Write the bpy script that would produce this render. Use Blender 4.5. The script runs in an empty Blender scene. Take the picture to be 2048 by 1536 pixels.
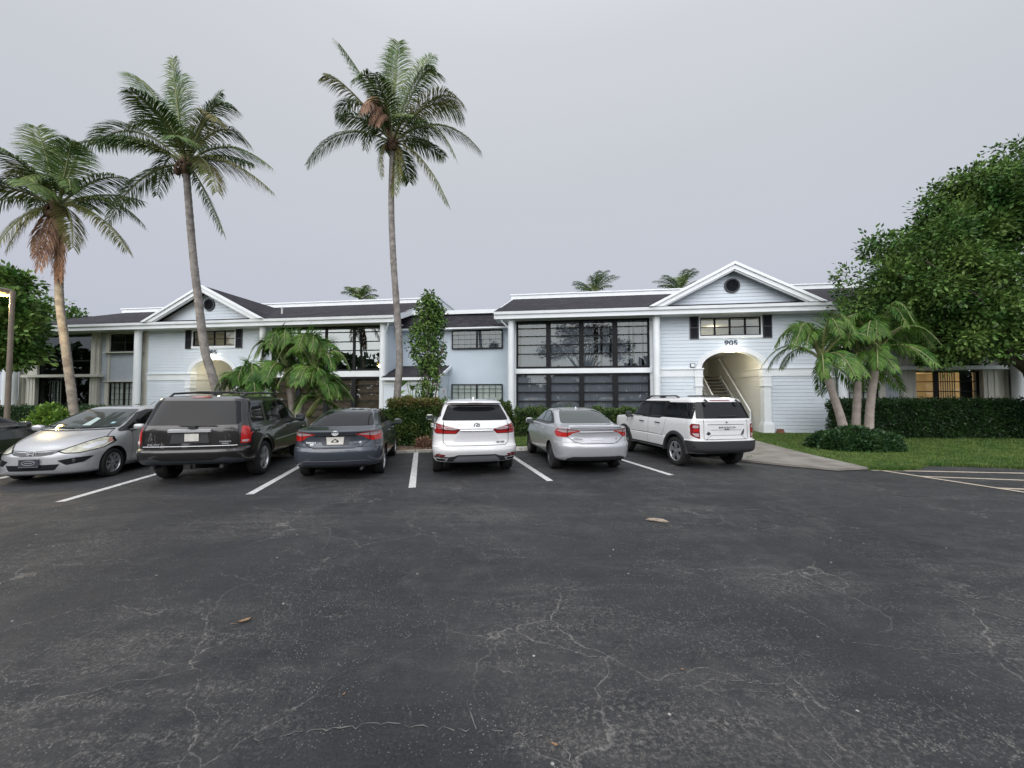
import bpy, bmesh, math, random
from mathutils import Vector, Matrix, geometry
from mathutils.bvhtree import BVHTree
R = math.radians
PI = math.pi
C = bpy.context.scene.collection
sc = bpy.context.scene
# ------------------------------------------------------------------ camera, sky, sun, exposure
cam_d = bpy.data.cameras.new('camera'); cam = bpy.data.objects.new('camera', cam_d); C.objects.link(cam)
cam.location = (0, 0, 1.68); cam.rotation_euler = (R(92), 0, 0)
cam_d.sensor_width = 36; cam_d.lens = 36 * 775 / 2048; cam_d.clip_end = 2000; cam_d.clip_start = .05
sc.camera = cam
SUN_EL, SUN_AZ = R(30), R(198)          # azimuth clockwise from +Y: behind the camera, a little to the left
w = bpy.data.worlds.new("World"); sc.world = w; w.use_nodes = True
nt = w.node_tree; N = nt.nodes; L = nt.links; N.clear()
out = N.new('ShaderNodeOutputWorld'); bg = N.new('ShaderNodeBackground')
sky = N.new('ShaderNodeTexSky'); sky.sky_type = 'NISHITA'; sky.sun_disc = False
sky.sun_elevation = SUN_EL; sky.sun_rotation = SUN_AZ; sky.dust_density = 6; sky.air_density = 1.2
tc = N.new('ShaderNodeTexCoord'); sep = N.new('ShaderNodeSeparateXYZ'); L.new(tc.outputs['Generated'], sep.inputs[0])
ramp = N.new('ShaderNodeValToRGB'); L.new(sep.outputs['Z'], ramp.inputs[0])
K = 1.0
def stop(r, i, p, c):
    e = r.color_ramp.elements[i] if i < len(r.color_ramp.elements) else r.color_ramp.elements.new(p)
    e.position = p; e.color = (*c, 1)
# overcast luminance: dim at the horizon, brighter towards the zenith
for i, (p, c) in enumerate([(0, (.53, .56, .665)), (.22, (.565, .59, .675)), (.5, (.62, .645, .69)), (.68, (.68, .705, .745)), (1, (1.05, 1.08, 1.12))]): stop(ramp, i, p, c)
# sky behind the photographer brightened, an unseen glow added to light the facade
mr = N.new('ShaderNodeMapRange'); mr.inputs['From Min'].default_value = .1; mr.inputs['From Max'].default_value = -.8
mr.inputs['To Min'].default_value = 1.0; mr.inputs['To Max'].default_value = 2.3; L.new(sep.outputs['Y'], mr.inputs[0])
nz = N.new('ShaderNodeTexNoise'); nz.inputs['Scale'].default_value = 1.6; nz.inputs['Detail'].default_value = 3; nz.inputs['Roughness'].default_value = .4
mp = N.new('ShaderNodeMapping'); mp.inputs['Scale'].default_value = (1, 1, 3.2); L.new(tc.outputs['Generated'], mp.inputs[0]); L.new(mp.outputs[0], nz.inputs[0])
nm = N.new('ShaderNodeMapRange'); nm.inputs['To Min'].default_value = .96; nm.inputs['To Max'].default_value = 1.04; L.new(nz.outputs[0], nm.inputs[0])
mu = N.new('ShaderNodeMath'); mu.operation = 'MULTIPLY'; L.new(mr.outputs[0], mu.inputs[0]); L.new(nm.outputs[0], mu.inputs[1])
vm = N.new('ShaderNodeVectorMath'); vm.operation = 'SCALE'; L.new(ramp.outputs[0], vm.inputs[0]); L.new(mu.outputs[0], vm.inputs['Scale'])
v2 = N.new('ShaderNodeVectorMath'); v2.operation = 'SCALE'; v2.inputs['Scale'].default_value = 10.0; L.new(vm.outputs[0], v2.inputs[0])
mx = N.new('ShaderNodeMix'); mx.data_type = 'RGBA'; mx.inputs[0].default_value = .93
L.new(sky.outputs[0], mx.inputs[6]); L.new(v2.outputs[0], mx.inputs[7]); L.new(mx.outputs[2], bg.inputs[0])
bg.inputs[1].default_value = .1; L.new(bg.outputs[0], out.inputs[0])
sd = bpy.data.lights.new('sun', 'SUN'); sd.energy = 3.0; sd.angle = R(95); sd.color = (1, .97, .93)
so = bpy.data.objects.new('sun', sd); C.objects.link(so)
sdir = Vector((math.sin(SUN_AZ) * math.cos(SUN_EL), math.cos(SUN_AZ) * math.cos(SUN_EL), math.sin(SUN_EL)))
so.rotation_euler = sdir.to_track_quat('Z', 'Y').to_euler()
sc.view_settings.view_transform = 'Standard'; sc.view_settings.look = 'None'; sc.view_settings.exposure = 0; sc.view_settings.gamma = 1

# ------------------------------------------------------------------ helpers
class MB:
    def __init__(s): s.v = []; s.f = []; s.m = []
    def add(s, vs, fs, m=0):
        o = len(s.v); s.v += [tuple(v) for v in vs]
        for f in fs: s.f.append([i + o for i in f]); s.m.append(m)
        return s
    def box(s, x0, x1, y0, y1, z0, z1, m=0):
        x0, x1 = min(x0, x1), max(x0, x1); y0, y1 = min(y0, y1), max(y0, y1); z0, z1 = min(z0, z1), max(z0, z1)
        return s.add([(x0,y0,z0),(x1,y0,z0),(x1,y1,z0),(x0,y1,z0),(x0,y0,z1),(x1,y0,z1),(x1,y1,z1),(x0,y1,z1)],
              [(0,3,2,1),(4,5,6,7),(0,1,5,4),(1,2,6,5),(2,3,7,6),(3,0,4,7)], m)
    def prism(s, pts, a, b, axis='y', m=0):
        n = len(pts)
        def P(p, t): return {'y': (p[0], t, p[1]), 'x': (t, p[0], p[1]), 'z': (p[0], p[1], t)}[axis]
        vs = [P(p, a) for p in pts] + [P(p, b) for p in pts]
        return s.add(vs, [list(range(n)), list(range(2*n-1, n-1, -1))] + [(i, i+n, (i+1)%n+n, (i+1)%n) for i in range(n)], m)
    def tube(s, path, r, n=8, m=0, caps=True, sx=1):
        path = [Vector(p) for p in path]; rs = r if isinstance(r, (list, tuple)) else [r]*len(path)
        vs = []; fs = []
        up = None
        for i, p in enumerate(path):
            d = (path[min(i+1, len(path)-1)] - path[max(i-1, 0)]).normalized()
            if up is None: up = Vector((0,0,1)) if abs(d.z) < .9 else Vector((0,1,0))
            a = d.cross(up).normalized(); b = a.cross(d).normalized(); up = b
            for k in range(n):
                t = 2*PI*k/n; vs.append(p + a*math.cos(t)*rs[i]*sx + b*math.sin(t)*rs[i])
        for i in range(len(path)-1):
            for k in range(n): fs.append((i*n+k, i*n+(k+1)%n, (i+1)*n+(k+1)%n, (i+1)*n+k))
        if caps: fs += [list(range(n))[::-1], [(len(path)-1)*n+k for k in range(n)]]
        return s.add(vs, fs, m)
    def lathe(s, prof, n=24, m=0, axis='z', c=(0,0,0)):
        vs = []; fs = []
        for r, h in prof:
            for k in range(n):
                t = 2*PI*k/n; a, b = r*math.cos(t), r*math.sin(t)
                q = {'z': (a, b, h), 'x': (h, a, b), 'y': (a, h, b)}[axis]
                vs.append((q[0]+c[0], q[1]+c[1], q[2]+c[2]))
        for i in range(len(prof)-1):
            for k in range(n): fs.append((i*n+k, i*n+(k+1)%n, (i+1)*n+(k+1)%n, (i+1)*n+k))
        return s.add(vs, fs, m)
    def build(s, name, mats, parent=None, smooth=False, ang=None, fix=True):
        me = bpy.data.meshes.new(name); me.from_pydata(s.v, [], s.f)
        if not isinstance(mats, (list, tuple)): mats = [mats]
        for q in mats: me.materials.append(q)
        me.polygons.foreach_set('material_index', s.m)
        if fix:
            bm = bmesh.new(); bm.from_mesh(me); bmesh.ops.recalc_face_normals(bm, faces=bm.faces); bm.to_mesh(me); bm.free()
        if smooth or ang: me.polygons.foreach_set('use_smooth', [True]*len(me.polygons))
        if ang: me.set_sharp_from_angle(angle=R(ang))
        me.update()
        o = bpy.data.objects.new(name, me); C.objects.link(o)
        if parent: o.parent = parent
        return o
def tag(o, label=None, cat=None, group=None, kind=None):
    if label: o['label'] = label
    if cat: o['category'] = cat
    if group: o['group'] = group
    if kind: o['kind'] = kind
    return o
def thing(name, label, cat, loc=(0,0,0), rz=0, group=None, scale=1):
    o = bpy.data.objects.new(name, None); C.objects.link(o); o.location = loc; o.rotation_euler = (0,0,rz); o.scale = (scale,)*3
    o.empty_display_size = .2
    return tag(o, label, cat, group)
def copy_tree(o, parent=None):
    c = o.copy(); C.objects.link(c); c.parent = parent
    for ch in list(o.children): copy_tree(ch, c)
    return c
# ------------------------------------------------------------------ materials
def mat(name, col, rough=.6, metal=0, vary=0, vscale=3, bump=0, bscale=40, spec=.5, coat=0, island=0, trans=0, obj=True, col2=None):
    m = bpy.data.materials.new(name); m.use_nodes = True; n = m.node_tree.nodes; l = m.node_tree.links
    b = n['Principled BSDF']; b.inputs['Base Color'].default_value = (*col, 1); b.inputs['Roughness'].default_value = rough
    b.inputs['Metallic'].default_value = metal; b.inputs['Specular IOR Level'].default_value = spec; b.inputs['Coat Weight'].default_value = coat
    b.inputs['Coat Roughness'].default_value = .03
    tcn = n.new('ShaderNodeTexCoord')
    if vary or col2:
        t = n.new('ShaderNodeTexNoise'); t.inputs['Scale'].default_value = vscale; t.inputs['Detail'].default_value = 5
        l.new(tcn.outputs['Object'], t.inputs[0])
        r = n.new('ShaderNodeValToRGB'); r.color_ramp.elements[0].position = .35; r.color_ramp.elements[1].position = .65
        c2 = col2 or tuple(min(1, c*(1+vary)) for c in col); c1 = col if col2 else tuple(c*(1-vary) for c in col)
        r.color_ramp.elements[0].color = (*c1, 1); r.color_ramp.elements[1].color = (*c2, 1)
        l.new(t.outputs[0], r.inputs[0]); src = r.outputs[0]
        if island:
            g = n.new('ShaderNodeNewGeometry'); mr_ = n.new('ShaderNodeMapRange'); mr_.inputs['To Min'].default_value = 1-island; mr_.inputs['To Max'].default_value = 1+island
            l.new(g.outputs['Random Per Island'], mr_.inputs[0]); v = n.new('ShaderNodeVectorMath'); v.operation = 'SCALE'
            l.new(src, v.inputs[0]); l.new(mr_.outputs[0], v.inputs['Scale']); src = v.outputs[0]
        l.new(src, b.inputs['Base Color'])
        if trans:
            tr = n.new('ShaderNodeBsdfTranslucent'); l.new(src, tr.inputs[0]); ms = n.new('ShaderNodeMixShader'); ms.inputs[0].default_value = trans
            l.new(b.outputs[0], ms.inputs[1]); l.new(tr.outputs[0], ms.inputs[2]); l.new(ms.outputs[0], n['Material Output'].inputs[0])
    if bump:
        t2 = n.new('ShaderNodeTexNoise'); t2.inputs['Scale'].default_value = bscale; t2.inputs['Detail'].default_value = 4; l.new(tcn.outputs['Object'], t2.inputs[0])
        bp = n.new('ShaderNodeBump'); bp.inputs['Strength'].default_value = bump; bp.inputs['Distance'].default_value = .02
        l.new(t2.outputs[0], bp.inputs['Height']); l.new(bp.outputs[0], b.inputs['Normal'])
    return m
def emit(name, col, s):
    m = bpy.data.materials.new(name); m.use_nodes = True; b = m.node_tree.nodes['Principled BSDF']
    b.inputs['Base Color'].default_value = (*col, 1); b.inputs['Emission Color'].default_value = (*col, 1); b.inputs['Emission Strength'].default_value = s
    return m
def glass(name, refl, tint, see, wob=.0, rough=.0):
    m = bpy.data.materials.new(name); m.use_nodes = True; n = m.node_tree.nodes; l = m.node_tree.links; n.remove(n['Principled BSDF'])
    g = n.new('ShaderNodeBsdfGlossy'); g.inputs['Roughness'].default_value = rough; g.inputs['Color'].default_value = (.90, .97, .94, 1)
    t = n.new('ShaderNodeBsdfTransparent'); t.inputs[0].default_value = (*[c*see for c in tint], 1)
    lw = n.new('ShaderNodeLayerWeight'); lw.inputs['Blend'].default_value = .25
    mr_ = n.new('ShaderNodeMapRange'); mr_.inputs['To Min'].default_value = refl; mr_.inputs['To Max'].default_value = min(1, refl+.28); l.new(lw.outputs['Fresnel'], mr_.inputs[0])
    ms = n.new('ShaderNodeMixShader'); l.new(mr_.outputs[0], ms.inputs[0]); l.new(t.outputs[0], ms.inputs[1]); l.new(g.outputs[0], ms.inputs[2])
    l.new(ms.outputs[0], n['Material Output'].inputs[0])
    if wob:
        tcn = n.new('ShaderNodeTexCoord'); tn = n.new('ShaderNodeTexNoise'); tn.inputs['Scale'].default_value = 1.3; l.new(tcn.outputs['Object'], tn.inputs[0])
        bp = n.new('ShaderNodeBump'); bp.inputs['Strength'].default_value = wob; bp.inputs['Distance'].default_value = .05; l.new(tn.outputs[0], bp.inputs['Height']); l.new(bp.outputs[0], g.inputs['Normal'])
    return m
M = {}
M['siding'] = mat('siding', (.60, .665, .73), .65, vary=.05, vscale=.6, bump=.05, bscale=15)
M['stucco'] = mat('stucco', (.50, .575, .65), .85, vary=.04, vscale=.8, bump=.25, bscale=60)
M['white'] = mat('white_paint', (.72, .755, .79), .5, vary=.04, vscale=1.2)
M['beige'] = mat('beige_board', (.46, .455, .41), .7, vary=.06, vscale=1.2, bump=.1, bscale=20)
M['greypanel'] = mat('grey_panel', (.33, .37, .42), .75, vary=.04)
M['soffit'] = mat('soffit', (.52, .53, .53), .7, vary=.03)
M['shingle'] = None
M['black'] = mat('black_trim', (.009, .010, .012), .55, vary=.2, spec=.2)
M['shutter'] = mat('shutter', (.022, .024, .032), .5)
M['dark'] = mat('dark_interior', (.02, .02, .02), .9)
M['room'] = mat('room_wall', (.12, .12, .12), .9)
M['brownpanel'] = mat('brown_panel', (.085, .055, .038), .5, vary=.35, vscale=2)
M['blind'] = mat('blind', (.27, .285, .31), .8, vary=.05)
M['curtain'] = mat('curtain', (.84, .86, .87), .9)
M['hall'] = mat('hall_wall', (.60, .60, .575), .8)
M['concrete'] = mat('concrete', (.165, .15, .13), .85, col2=(.26, .245, .225), vary=.25, vscale=1.6, bump=.2, bscale=60)
M['kerb'] = mat('kerb_concrete', (.42, .40, .36), .85, vary=.2, vscale=3, bump=.2, bscale=50)
M['stripe'] = mat('stripe_paint', (.42, .42, .42), .7, col2=(.66, .66, .66), vscale=14, bump=.15, bscale=90)
M['tanstripe'] = mat('tan_stripe', (.44, .38, .31), .75, vary=.14, vscale=5)
M['crack'] = mat('crack', (.15, .145, .14), .9, vary=.35, vscale=3)
M['soil'] = mat('mulch', (.085, .06, .042), .95, vary=.4, vscale=9, bump=.6, bscale=40)
M['lawn'] = mat('lawn', (.035, .07, .016), .95, vary=.35, vscale=2.5, bump=.6, bscale=80, col2=(.085, .12, .03))
M['blade'] = mat('grass_blade', (.055, .125, .018), .7, col2=(.13, .19, .04), vscale=1.5, island=.45, trans=.25)
M['palm'] = mat('palm_leaf', (.042, .098, .022), .5, spec=.25, col2=(.14, .185, .055), vscale=1.2, island=.45, trans=.13)
M['palm_yellow'] = mat('palm_leaf_yellow', (.12, .15, .04), .5, col2=(.20, .17, .06), vscale=1.4, island=.35, trans=.25)
M['palm_dead'] = mat('palm_leaf_dead', (.17, .09, .06), .8, col2=(.28, .17, .11), vscale=3, island=.3, trans=.15)
M['adonidia'] = mat('feather_palm_leaf', (.034, .115, .016), .5, spec=.25, col2=(.14, .24, .05), vscale=2.2, island=.45, trans=.25)
M['rachis'] = mat('frond_stem', (.16, .18, .07), .5, vary=.2)
M['bark'] = mat('palm_bark', (.15, .135, .125), .9, col2=(.27, .25, .23), vscale=6, bump=.8, bscale=22)
M['bark2'] = mat('ringed_bark', (.27, .23, .205), .85, col2=(.37, .32, .29), vscale=5, bump=.4, bscale=30)
M['bark_tree'] = mat('tree_bark', (.06, .048, .036), .95, vary=.3, vscale=6, bump=.8, bscale=20)
M['fibre'] = mat('palm_fibre', (.11, .07, .045), .95, vary=.4, vscale=14, bump=.8, bscale=30)
M['crownshaft'] = mat('crown_shaft', (.20, .24, .07), .4, vary=.25, vscale=5)
M['leaf'] = mat('tree_leaf', (.034, .098, .020), .5, spec=.28, col2=(.13, .21, .05), vscale=1.1, island=.6, trans=.18)
M['leaf_dark'] = mat('dark_leaf', (.018, .05, .016), .5, col2=(.04, .085, .025), vscale=.9, island=.5, trans=.2)
M['hedge'] = mat('hedge_leaf', (.03, .075, .016), .45, col2=(.09, .13, .028), vscale=2.5, island=.5, trans=.2)
M['hedge_dark'] = mat('dark_hedge_leaf', (.016, .05, .014), .45, col2=(.03, .075, .018), vscale=2.0, island=.5, trans=.2)
M['hedge_top'] = mat('hedge_new_leaf', (.11, .13, .03), .45, col2=(.20, .14, .05), vscale=3, island=.4, trans=.25)
M['bright'] = mat('bright_leaf', (.09, .19, .03), .45, col2=(.16, .27, .05), vscale=3, island=.4, trans=.3)
M['gnd_leaf'] = mat('groundcover_leaf', (.018, .055, .018), .4, col2=(.045, .10, .03), vscale=4, island=.5, trans=.2)
M['twig'] = mat('twig', (.14, .11, .085), .9)
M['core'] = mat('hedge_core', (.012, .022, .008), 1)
M['brass'] = mat('pole_bronze', (.16, .13, .10), .55, vary=.15)
M['litter'] = mat('dry_leaf', (.28, .17, .10), .8, vary=.3, vscale=12)
M['num'] = mat('number_metal', (.025, .03, .05), .6, spec=.2)
# shingles
def shingle():
    m = bpy.data.materials.new('shingle'); m.use_nodes = True; n = m.node_tree.nodes; l = m.node_tree.links; b = n['Principled BSDF']
    t = n.new('ShaderNodeTexCoord'); mp_ = n.new('ShaderNodeMapping'); mp_.inputs['Rotation'].default_value = (0, 0, 0)
    br = n.new('ShaderNodeTexBrick'); br.inputs['Color1'].default_value = (.026, .026, .032, 1); br.inputs['Color2'].default_value = (.058, .054, .064, 1); br.inputs['Mortar'].default_value = (.02, .018, .022, 1)
    br.inputs['Scale'].default_value = 1; br.inputs['Brick Width'].default_value = .33; br.inputs['Row Height'].default_value = .14; br.inputs['Mortar Size'].default_value = .006; br.inputs['Bias'].default_value = -.2
    cx = n.new('ShaderNodeSeparateXYZ'); cb = n.new('ShaderNodeCombineXYZ'); l.new(t.outputs['Object'], cx.inputs[0])
    a = n.new('ShaderNodeMath'); a.operation = 'ADD'; l.new(cx.outputs['Y'], a.inputs[0]); l.new(cx.outputs['Z'], a.inputs[1])
    l.new(cx.outputs['X'], cb.inputs[0]); l.new(a.outputs[0], cb.inputs[1]); l.new(cb.outputs[0], br.inputs['Vector'])
    ns = n.new('ShaderNodeTexNoise'); ns.inputs['Scale'].default_value = .8; ns.inputs['Detail'].default_value = 6; l.new(t.outputs['Object'], ns.inputs[0])
    mr_ = n.new('ShaderNodeMapRange'); mr_.inputs['To Min'].default_value = .6; mr_.inputs['To Max'].default_value = 1.4; l.new(ns.outputs[0], mr_.inputs[0])
    v = n.new('ShaderNodeVectorMath'); v.operation = 'SCALE'; l.new(br.outputs[0], v.inputs[0]); l.new(mr_.outputs[0], v.inputs['Scale']); l.new(v.outputs[0], b.inputs['Base Color'])
    b.inputs['Roughness'].default_value = .95; b.inputs['Specular IOR Level'].default_value = .2
    bp = n.new('ShaderNodeBump'); bp.inputs['Strength'].default_value = .5; bp.inputs['Distance'].default_value = .01; l.new(br.outputs['Fac'], bp.inputs['Height']); bp.invert = True; l.new(bp.outputs[0], b.inputs['Normal'])
    return m
M['shingle'] = shingle()
def asphalt():
    m = bpy.data.materials.new('asphalt'); m.use_nodes = True; n = m.node_tree.nodes; l = m.node_tree.links; b = n['Principled BSDF']
    t = n.new('ShaderNodeTexCoord'); O = t.outputs['Object']
    def noise(s, d=4, r=.6, dist=0, vec=None):
        q = n.new('ShaderNodeTexNoise'); q.inputs['Scale'].default_value = s; q.inputs['Detail'].default_value = d; q.inputs['Roughness'].default_value = r; q.inputs['Distortion'].default_value = dist
        l.new(vec or O, q.inputs[0]); return q.outputs[0]
    def rmp(x, a, b_, lo=0, hi=1):
        q = n.new('ShaderNodeMapRange'); q.inputs['From Min'].default_value = a; q.inputs['From Max'].default_value = b_; q.inputs['To Min'].default_value = lo; q.inputs['To Max'].default_value = hi; l.new(x, q.inputs[0]); return q.outputs[0]
    def mul(a, b_, op='MULTIPLY'):
        q = n.new('ShaderNodeMath'); q.operation = op
        for i, x in enumerate((a, b_)):
            if isinstance(x, (int, float)): q.inputs[i].default_value = x
            else: l.new(x, q.inputs[i])
        q.use_clamp = op == 'MULTIPLY'; return q.outputs[0]
    def mixc(fac, a, b_):
        q = n.new('ShaderNodeMix'); q.data_type = 'RGBA'; l.new(fac, q.inputs[0])
        for i, x in ((6, a), (7, b_)):
            if isinstance(x, tuple): q.inputs[i].default_value = (*x, 1)
            else: l.new(x, q.inputs[i])
        return q.outputs[2]
    big = rmp(noise(.28, 5, .55, .4), .36, .64)
    base = mixc(big, (.0095, .0108, .0150), (.029, .030, .0335))
    mid = rmp(noise(2.2, 5, .65), .35, .7, 0, .5)
    base = mixc(mid, base, (.036, .037, .040))
    fine = rmp(noise(60, 2, .5), .3, .7, 0, .35); base = mixc(fine, base, (.065, .065, .066))
    # worn streaks (scraped sealcoat)
    mpn = n.new('ShaderNodeMapping'); mpn.inputs['Rotation'].default_value = (0, 0, R(-17)); mpn.inputs['Scale'].default_value = (.35, 1.3, 1); l.new(O, mpn.inputs[0])
    wear = mul(rmp(noise(1.3, 8, .72, .6, mpn.outputs[0]), .49, .64), rmp(noise(.4, 2, .5), .38, .55))
    grit = rmp(noise(34, 3, .8), .50, .62)
    base = mixc(mul(wear, mul(grit, .75)), base, (.19, .18, .17))
    # exposed aggregate specks
    vo = n.new('ShaderNodeTexVoronoi'); vo.inputs['Scale'].default_value = 52; vo.inputs['Randomness'].default_value = 1; l.new(O, vo.inputs[0])
    sp = rmp(vo.outputs['Distance'], .24, .14)
    spm = mul(sp, mul(rmp(noise(.9, 4, .6), .38, .54), rmp(noise(9, 4, .7), .42, .56)))
    base = mixc(mul(spm, .85), base, (.27, .265, .25))
    mp3 = n.new('ShaderNodeMapping'); mp3.inputs['Rotation'].default_value = (0, 0, R(-24)); mp3.inputs['Scale'].default_value = (.22, 1.6, 1); l.new(O, mp3.inputs[0])
    dust = mul(rmp(noise(.9, 9, .68, .3, mp3.outputs[0]), .52, .72), rmp(noise(5, 5, .75), .35, .65)); base = mixc(mul(dust, .5), base, (.10, .098, .096))
    vo2 = n.new('ShaderNodeTexVoronoi'); vo2.inputs['Scale'].default_value = 6; l.new(O, vo2.inputs[0])
    base = mixc(mul(rmp(vo2.outputs['Distance'], .07, .04), rmp(noise(3, 1, .5), .55, .6)), base, (.45, .44, .42))
    # fine crazing
    nv = n.new('ShaderNodeTexNoise'); nv.inputs['Scale'].default_value = 1.5; nv.inputs['Detail'].default_value = 9; l.new(O, nv.inputs[0])
    va = n.new('ShaderNodeVectorMath'); va.operation = 'ADD'; l.new(O, va.inputs[0])
    vs = n.new('ShaderNodeVectorMath'); vs.operation = 'SCALE'; vs.inputs['Scale'].default_value = .8; l.new(nv.outputs['Color'], vs.inputs[0]); l.new(vs.outputs[0], va.inputs[1])
    vc = n.new('ShaderNodeTexVoronoi'); vc.feature = 'DISTANCE_TO_EDGE'; vc.inputs['Scale'].default_value = .95; l.new(va.outputs[0], vc.inputs[0])
    cr = mul(rmp(vc.outputs['Distance'], .009, .001), mul(rmp(noise(.55, 3, .5), .45, .60), rmp(noise(22, 3, .8), .44, .60)))
    base = mixc(mul(cr, .9), base, (.22, .21, .20))
    vd = n.new('ShaderNodeTexVoronoi'); vd.feature = 'DISTANCE_TO_EDGE'; vd.inputs['Scale'].default_value = 2.3; l.new(va.outputs[0], vd.inputs[0])
    cr2 = mul(rmp(vd.outputs['Distance'], .016, .003), mul(rmp(noise(.8, 4, .6), .52, .62), rmp(noise(26, 3, .8), .46, .60)))
    base = mixc(mul(cr2, .8), base, (.20, .19, .18))
    area = None; stain = None
    def blob(cx, cy, r, sy=1.0):
        m3 = n.new('ShaderNodeMapping'); m3.vector_type = 'POINT'; m3.inputs['Location'].default_value = (-cx, -cy*sy, 0); m3.inputs['Scale'].default_value = (1, sy, 1); l.new(O, m3.inputs[0])
        ln = n.new('ShaderNodeVectorMath'); ln.operation = 'LENGTH'; l.new(m3.outputs[0], ln.inputs[0]); return rmp(ln.outputs['Value'], r, r*.25)
    for q in ((-2.5, 2.55, 1.2, 1.2), (-1.7, 2.0, .8, 1), (.2, 2.9, .9, 1), (-.7, 5.6, 1.3, 2.2), (1.3, 2.2, .8, 1), (3.6, 2.6, 1.2, 1.3), (2.6, 3.6, .8, 1), (-3.5, 5.2, 1.3, 2), (.4, 1.7, .6, 1)):
        bq = blob(*q); area = bq if area is None else mul(area, bq, 'MAXIMUM')
    for q in ((-5.6, 8.6, .7, 1), (-3.2, 9.6, .6, 1), (-.6, 9.8, .6, 1), (2.2, 9.8, .6, 1), (-.9, 6.4, .5, 1)):
        bq = blob(*q); stain = bq if stain is None else mul(stain, bq, 'MAXIMUM')
    grain = rmp(noise(30, 6, .85), .50, .60)
    base = mixc(mul(mul(area, rmp(noise(2.6, 7, .75, .6, mp3.outputs[0]), .44, .60)), mul(grain, .8)), base, (.23, .22, .205))
    base = mixc(mul(mul(area, rmp(noise(4.5, 6, .7), .40, .62)), .38), base, (.080, .079, .079))
    crm = mul(area, rmp(noise(24, 3, .8), .42, .56))
    base = mixc(mul(mul(crm, rmp(vc.outputs['Distance'], .0065, .0015)), .75), base, (.24, .23, .215)); base = mixc(mul(mul(crm, rmp(vd.outputs['Distance'], .010, .002)), .6), base, (.20, .19, .18))
    base = mixc(mul(mul(stain, rmp(noise(6, 5, .7), .42, .60)), .7), base, (.008, .008, .009))
    patch = mul(rmp(noise(.55, 7, .7, .5), .52, .60), rmp(noise(3.5, 5, .7), .38, .62)); base = mixc(mul(patch, .34), base, (.09, .088, .086))
    l.new(base, b.inputs['Base Color']); b.inputs['Specular IOR Level'].default_value = .35
    l.new(rmp(noise(3, 4, .6), .3, .7, .55, .85), b.inputs['Roughness'])
    bp = n.new('ShaderNodeBump'); bp.inputs['Strength'].default_value = .7; bp.inputs['Distance'].default_value = .008; l.new(noise(70, 4, .7), bp.inputs['Height']); l.new(bp.outputs[0], b.inputs['Normal'])
    return m
M['asphalt'] = asphalt()
M['gl_bright'] = glass('reflective_glass', .20, (.85, .95, .9), .3, .02)
M['gl_dark'] = glass('tinted_glass', .07, (.8, .85, .9), .65, .02)
M['gl_low'] = glass('lower_glass', .05, (.85, .88, .92), .75, .02)
M['gl_clear'] = glass('clear_glass', .07, (.95, 1, .97), .8, .01)

# ------------------------------------------------------------------ ground
def sheet(name, pts, z, m, kind='structure', label=None, thick=0, cuts=0):
    mb = MB()
    if thick: mb.prism(pts, z-thick, z, 'z')
    else: mb.add([(x, y, z) for x, y in pts], [list(range(len(pts)))])
    o = mb.build(name, m); tag(o, kind=kind); return o
sheet('ground', [(-400, -200), (400, -200), (400, 500), (-400, 500)], -.012, M['soil'])
sheet('parking_lot', [(-60, -45), (60, -45), (60, 60), (-60, 60)], 0, M['asphalt'])
KA = R(11.5)
def PK(u, v): # parking frame: origin at the kerb by the third stripe, u along the kerb, v towards the building
    return (-2.97 + u*math.cos(KA+R(1.5)) - v*math.sin(R(13)), 12.0 + u*math.sin(KA+R(1.5)) + v*math.cos(R(13)))
lawn_pts = [(-60, -2.2), (-14, 9.3), PK(-7, 0), PK(0, 0), PK(5.8, 0), PK(9.0, 0), (7.9, 11.4), (8.28, 9.1), (8.9, 8.98), (9.5, 9.2), (10.1, 9.6), (11.2, 9.5), (12.2, 9.1), (18, 7.5), (40, 3), (60, 60), (-60, 60)]
sheet('lawn', lawn_pts, .05, M['lawn'], thick=.04)
mb = MB()                                                          # raised concrete kerb edge along the bays
for u0, u1 in ((-16, -7), (-7, -.02), (0, 5.8)):
    a, b, c, d = PK(u0, -.16), PK(u1, -.16), PK(u1, .02), PK(u0, .02)
    mb.prism([a, b, c, d], .002, .075, 'z')
tag(mb.build('kerb', M['kerb']), kind='structure')
walk = [(6.9, 17.6), (9.35, 17.35), (9.3, 15.2), (8.75, 12.5), (8.5, 11.0), (8.25, 9.05), (7.4, 8.88), (6.7, 9.45), (6.1, 10.05), (5.5, 10.9), (4.6, 12.6), (4.4, 13.7), (6.2, 13.2), (7.0, 13.2), (7.0, 15)]
sheet('footpath', walk, .066, M['concrete'], thick=.05)
sheet('planting_bed', [PK(-6.2, .05), PK(-.2, .05), PK(3.2, .05), PK(3.2, 1.6), PK(-.4, 2.6), PK(-6.2, 2.6)], .062, M['soil'])
def stripe(x0, y0, x1, y1, wd, m, name='parking_stripe', z=.004):
    d = Vector((x1-x0, y1-y0)).normalized(); nn = Vector((-d.y, d.x))*wd/2
    o = sheet(name, [(x0-nn.x, y0-nn.y), (x1-nn.x, y1-nn.y), (x1+nn.x, y1+nn.y), (x0+nn.x, y0+nn.y)], z, m); return o
for (x, y) in ((-7.28, 6.3), (-4.55, 6.78), (-1.86, 7.28), (.77, 7.86), (3.45, 8.45), (-10.1, 5.7)):
    stripe(x, y, x - 4.85*math.sin(R(13)), y + 4.85*math.cos(R(13)), .13, M['stripe'])
stripe(8.3, 9.02, 16, 8.1, .10, M['tanstripe'], 'aisle_stripe')
stripe(8.5, 8.93, 9.1, 6.78, .11, M['tanstripe'], 'aisle_stripe', .008)
stripe(8.75, 8.3, 14, 7.1, .10, M['tanstripe'], 'aisle_stripe')
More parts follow.
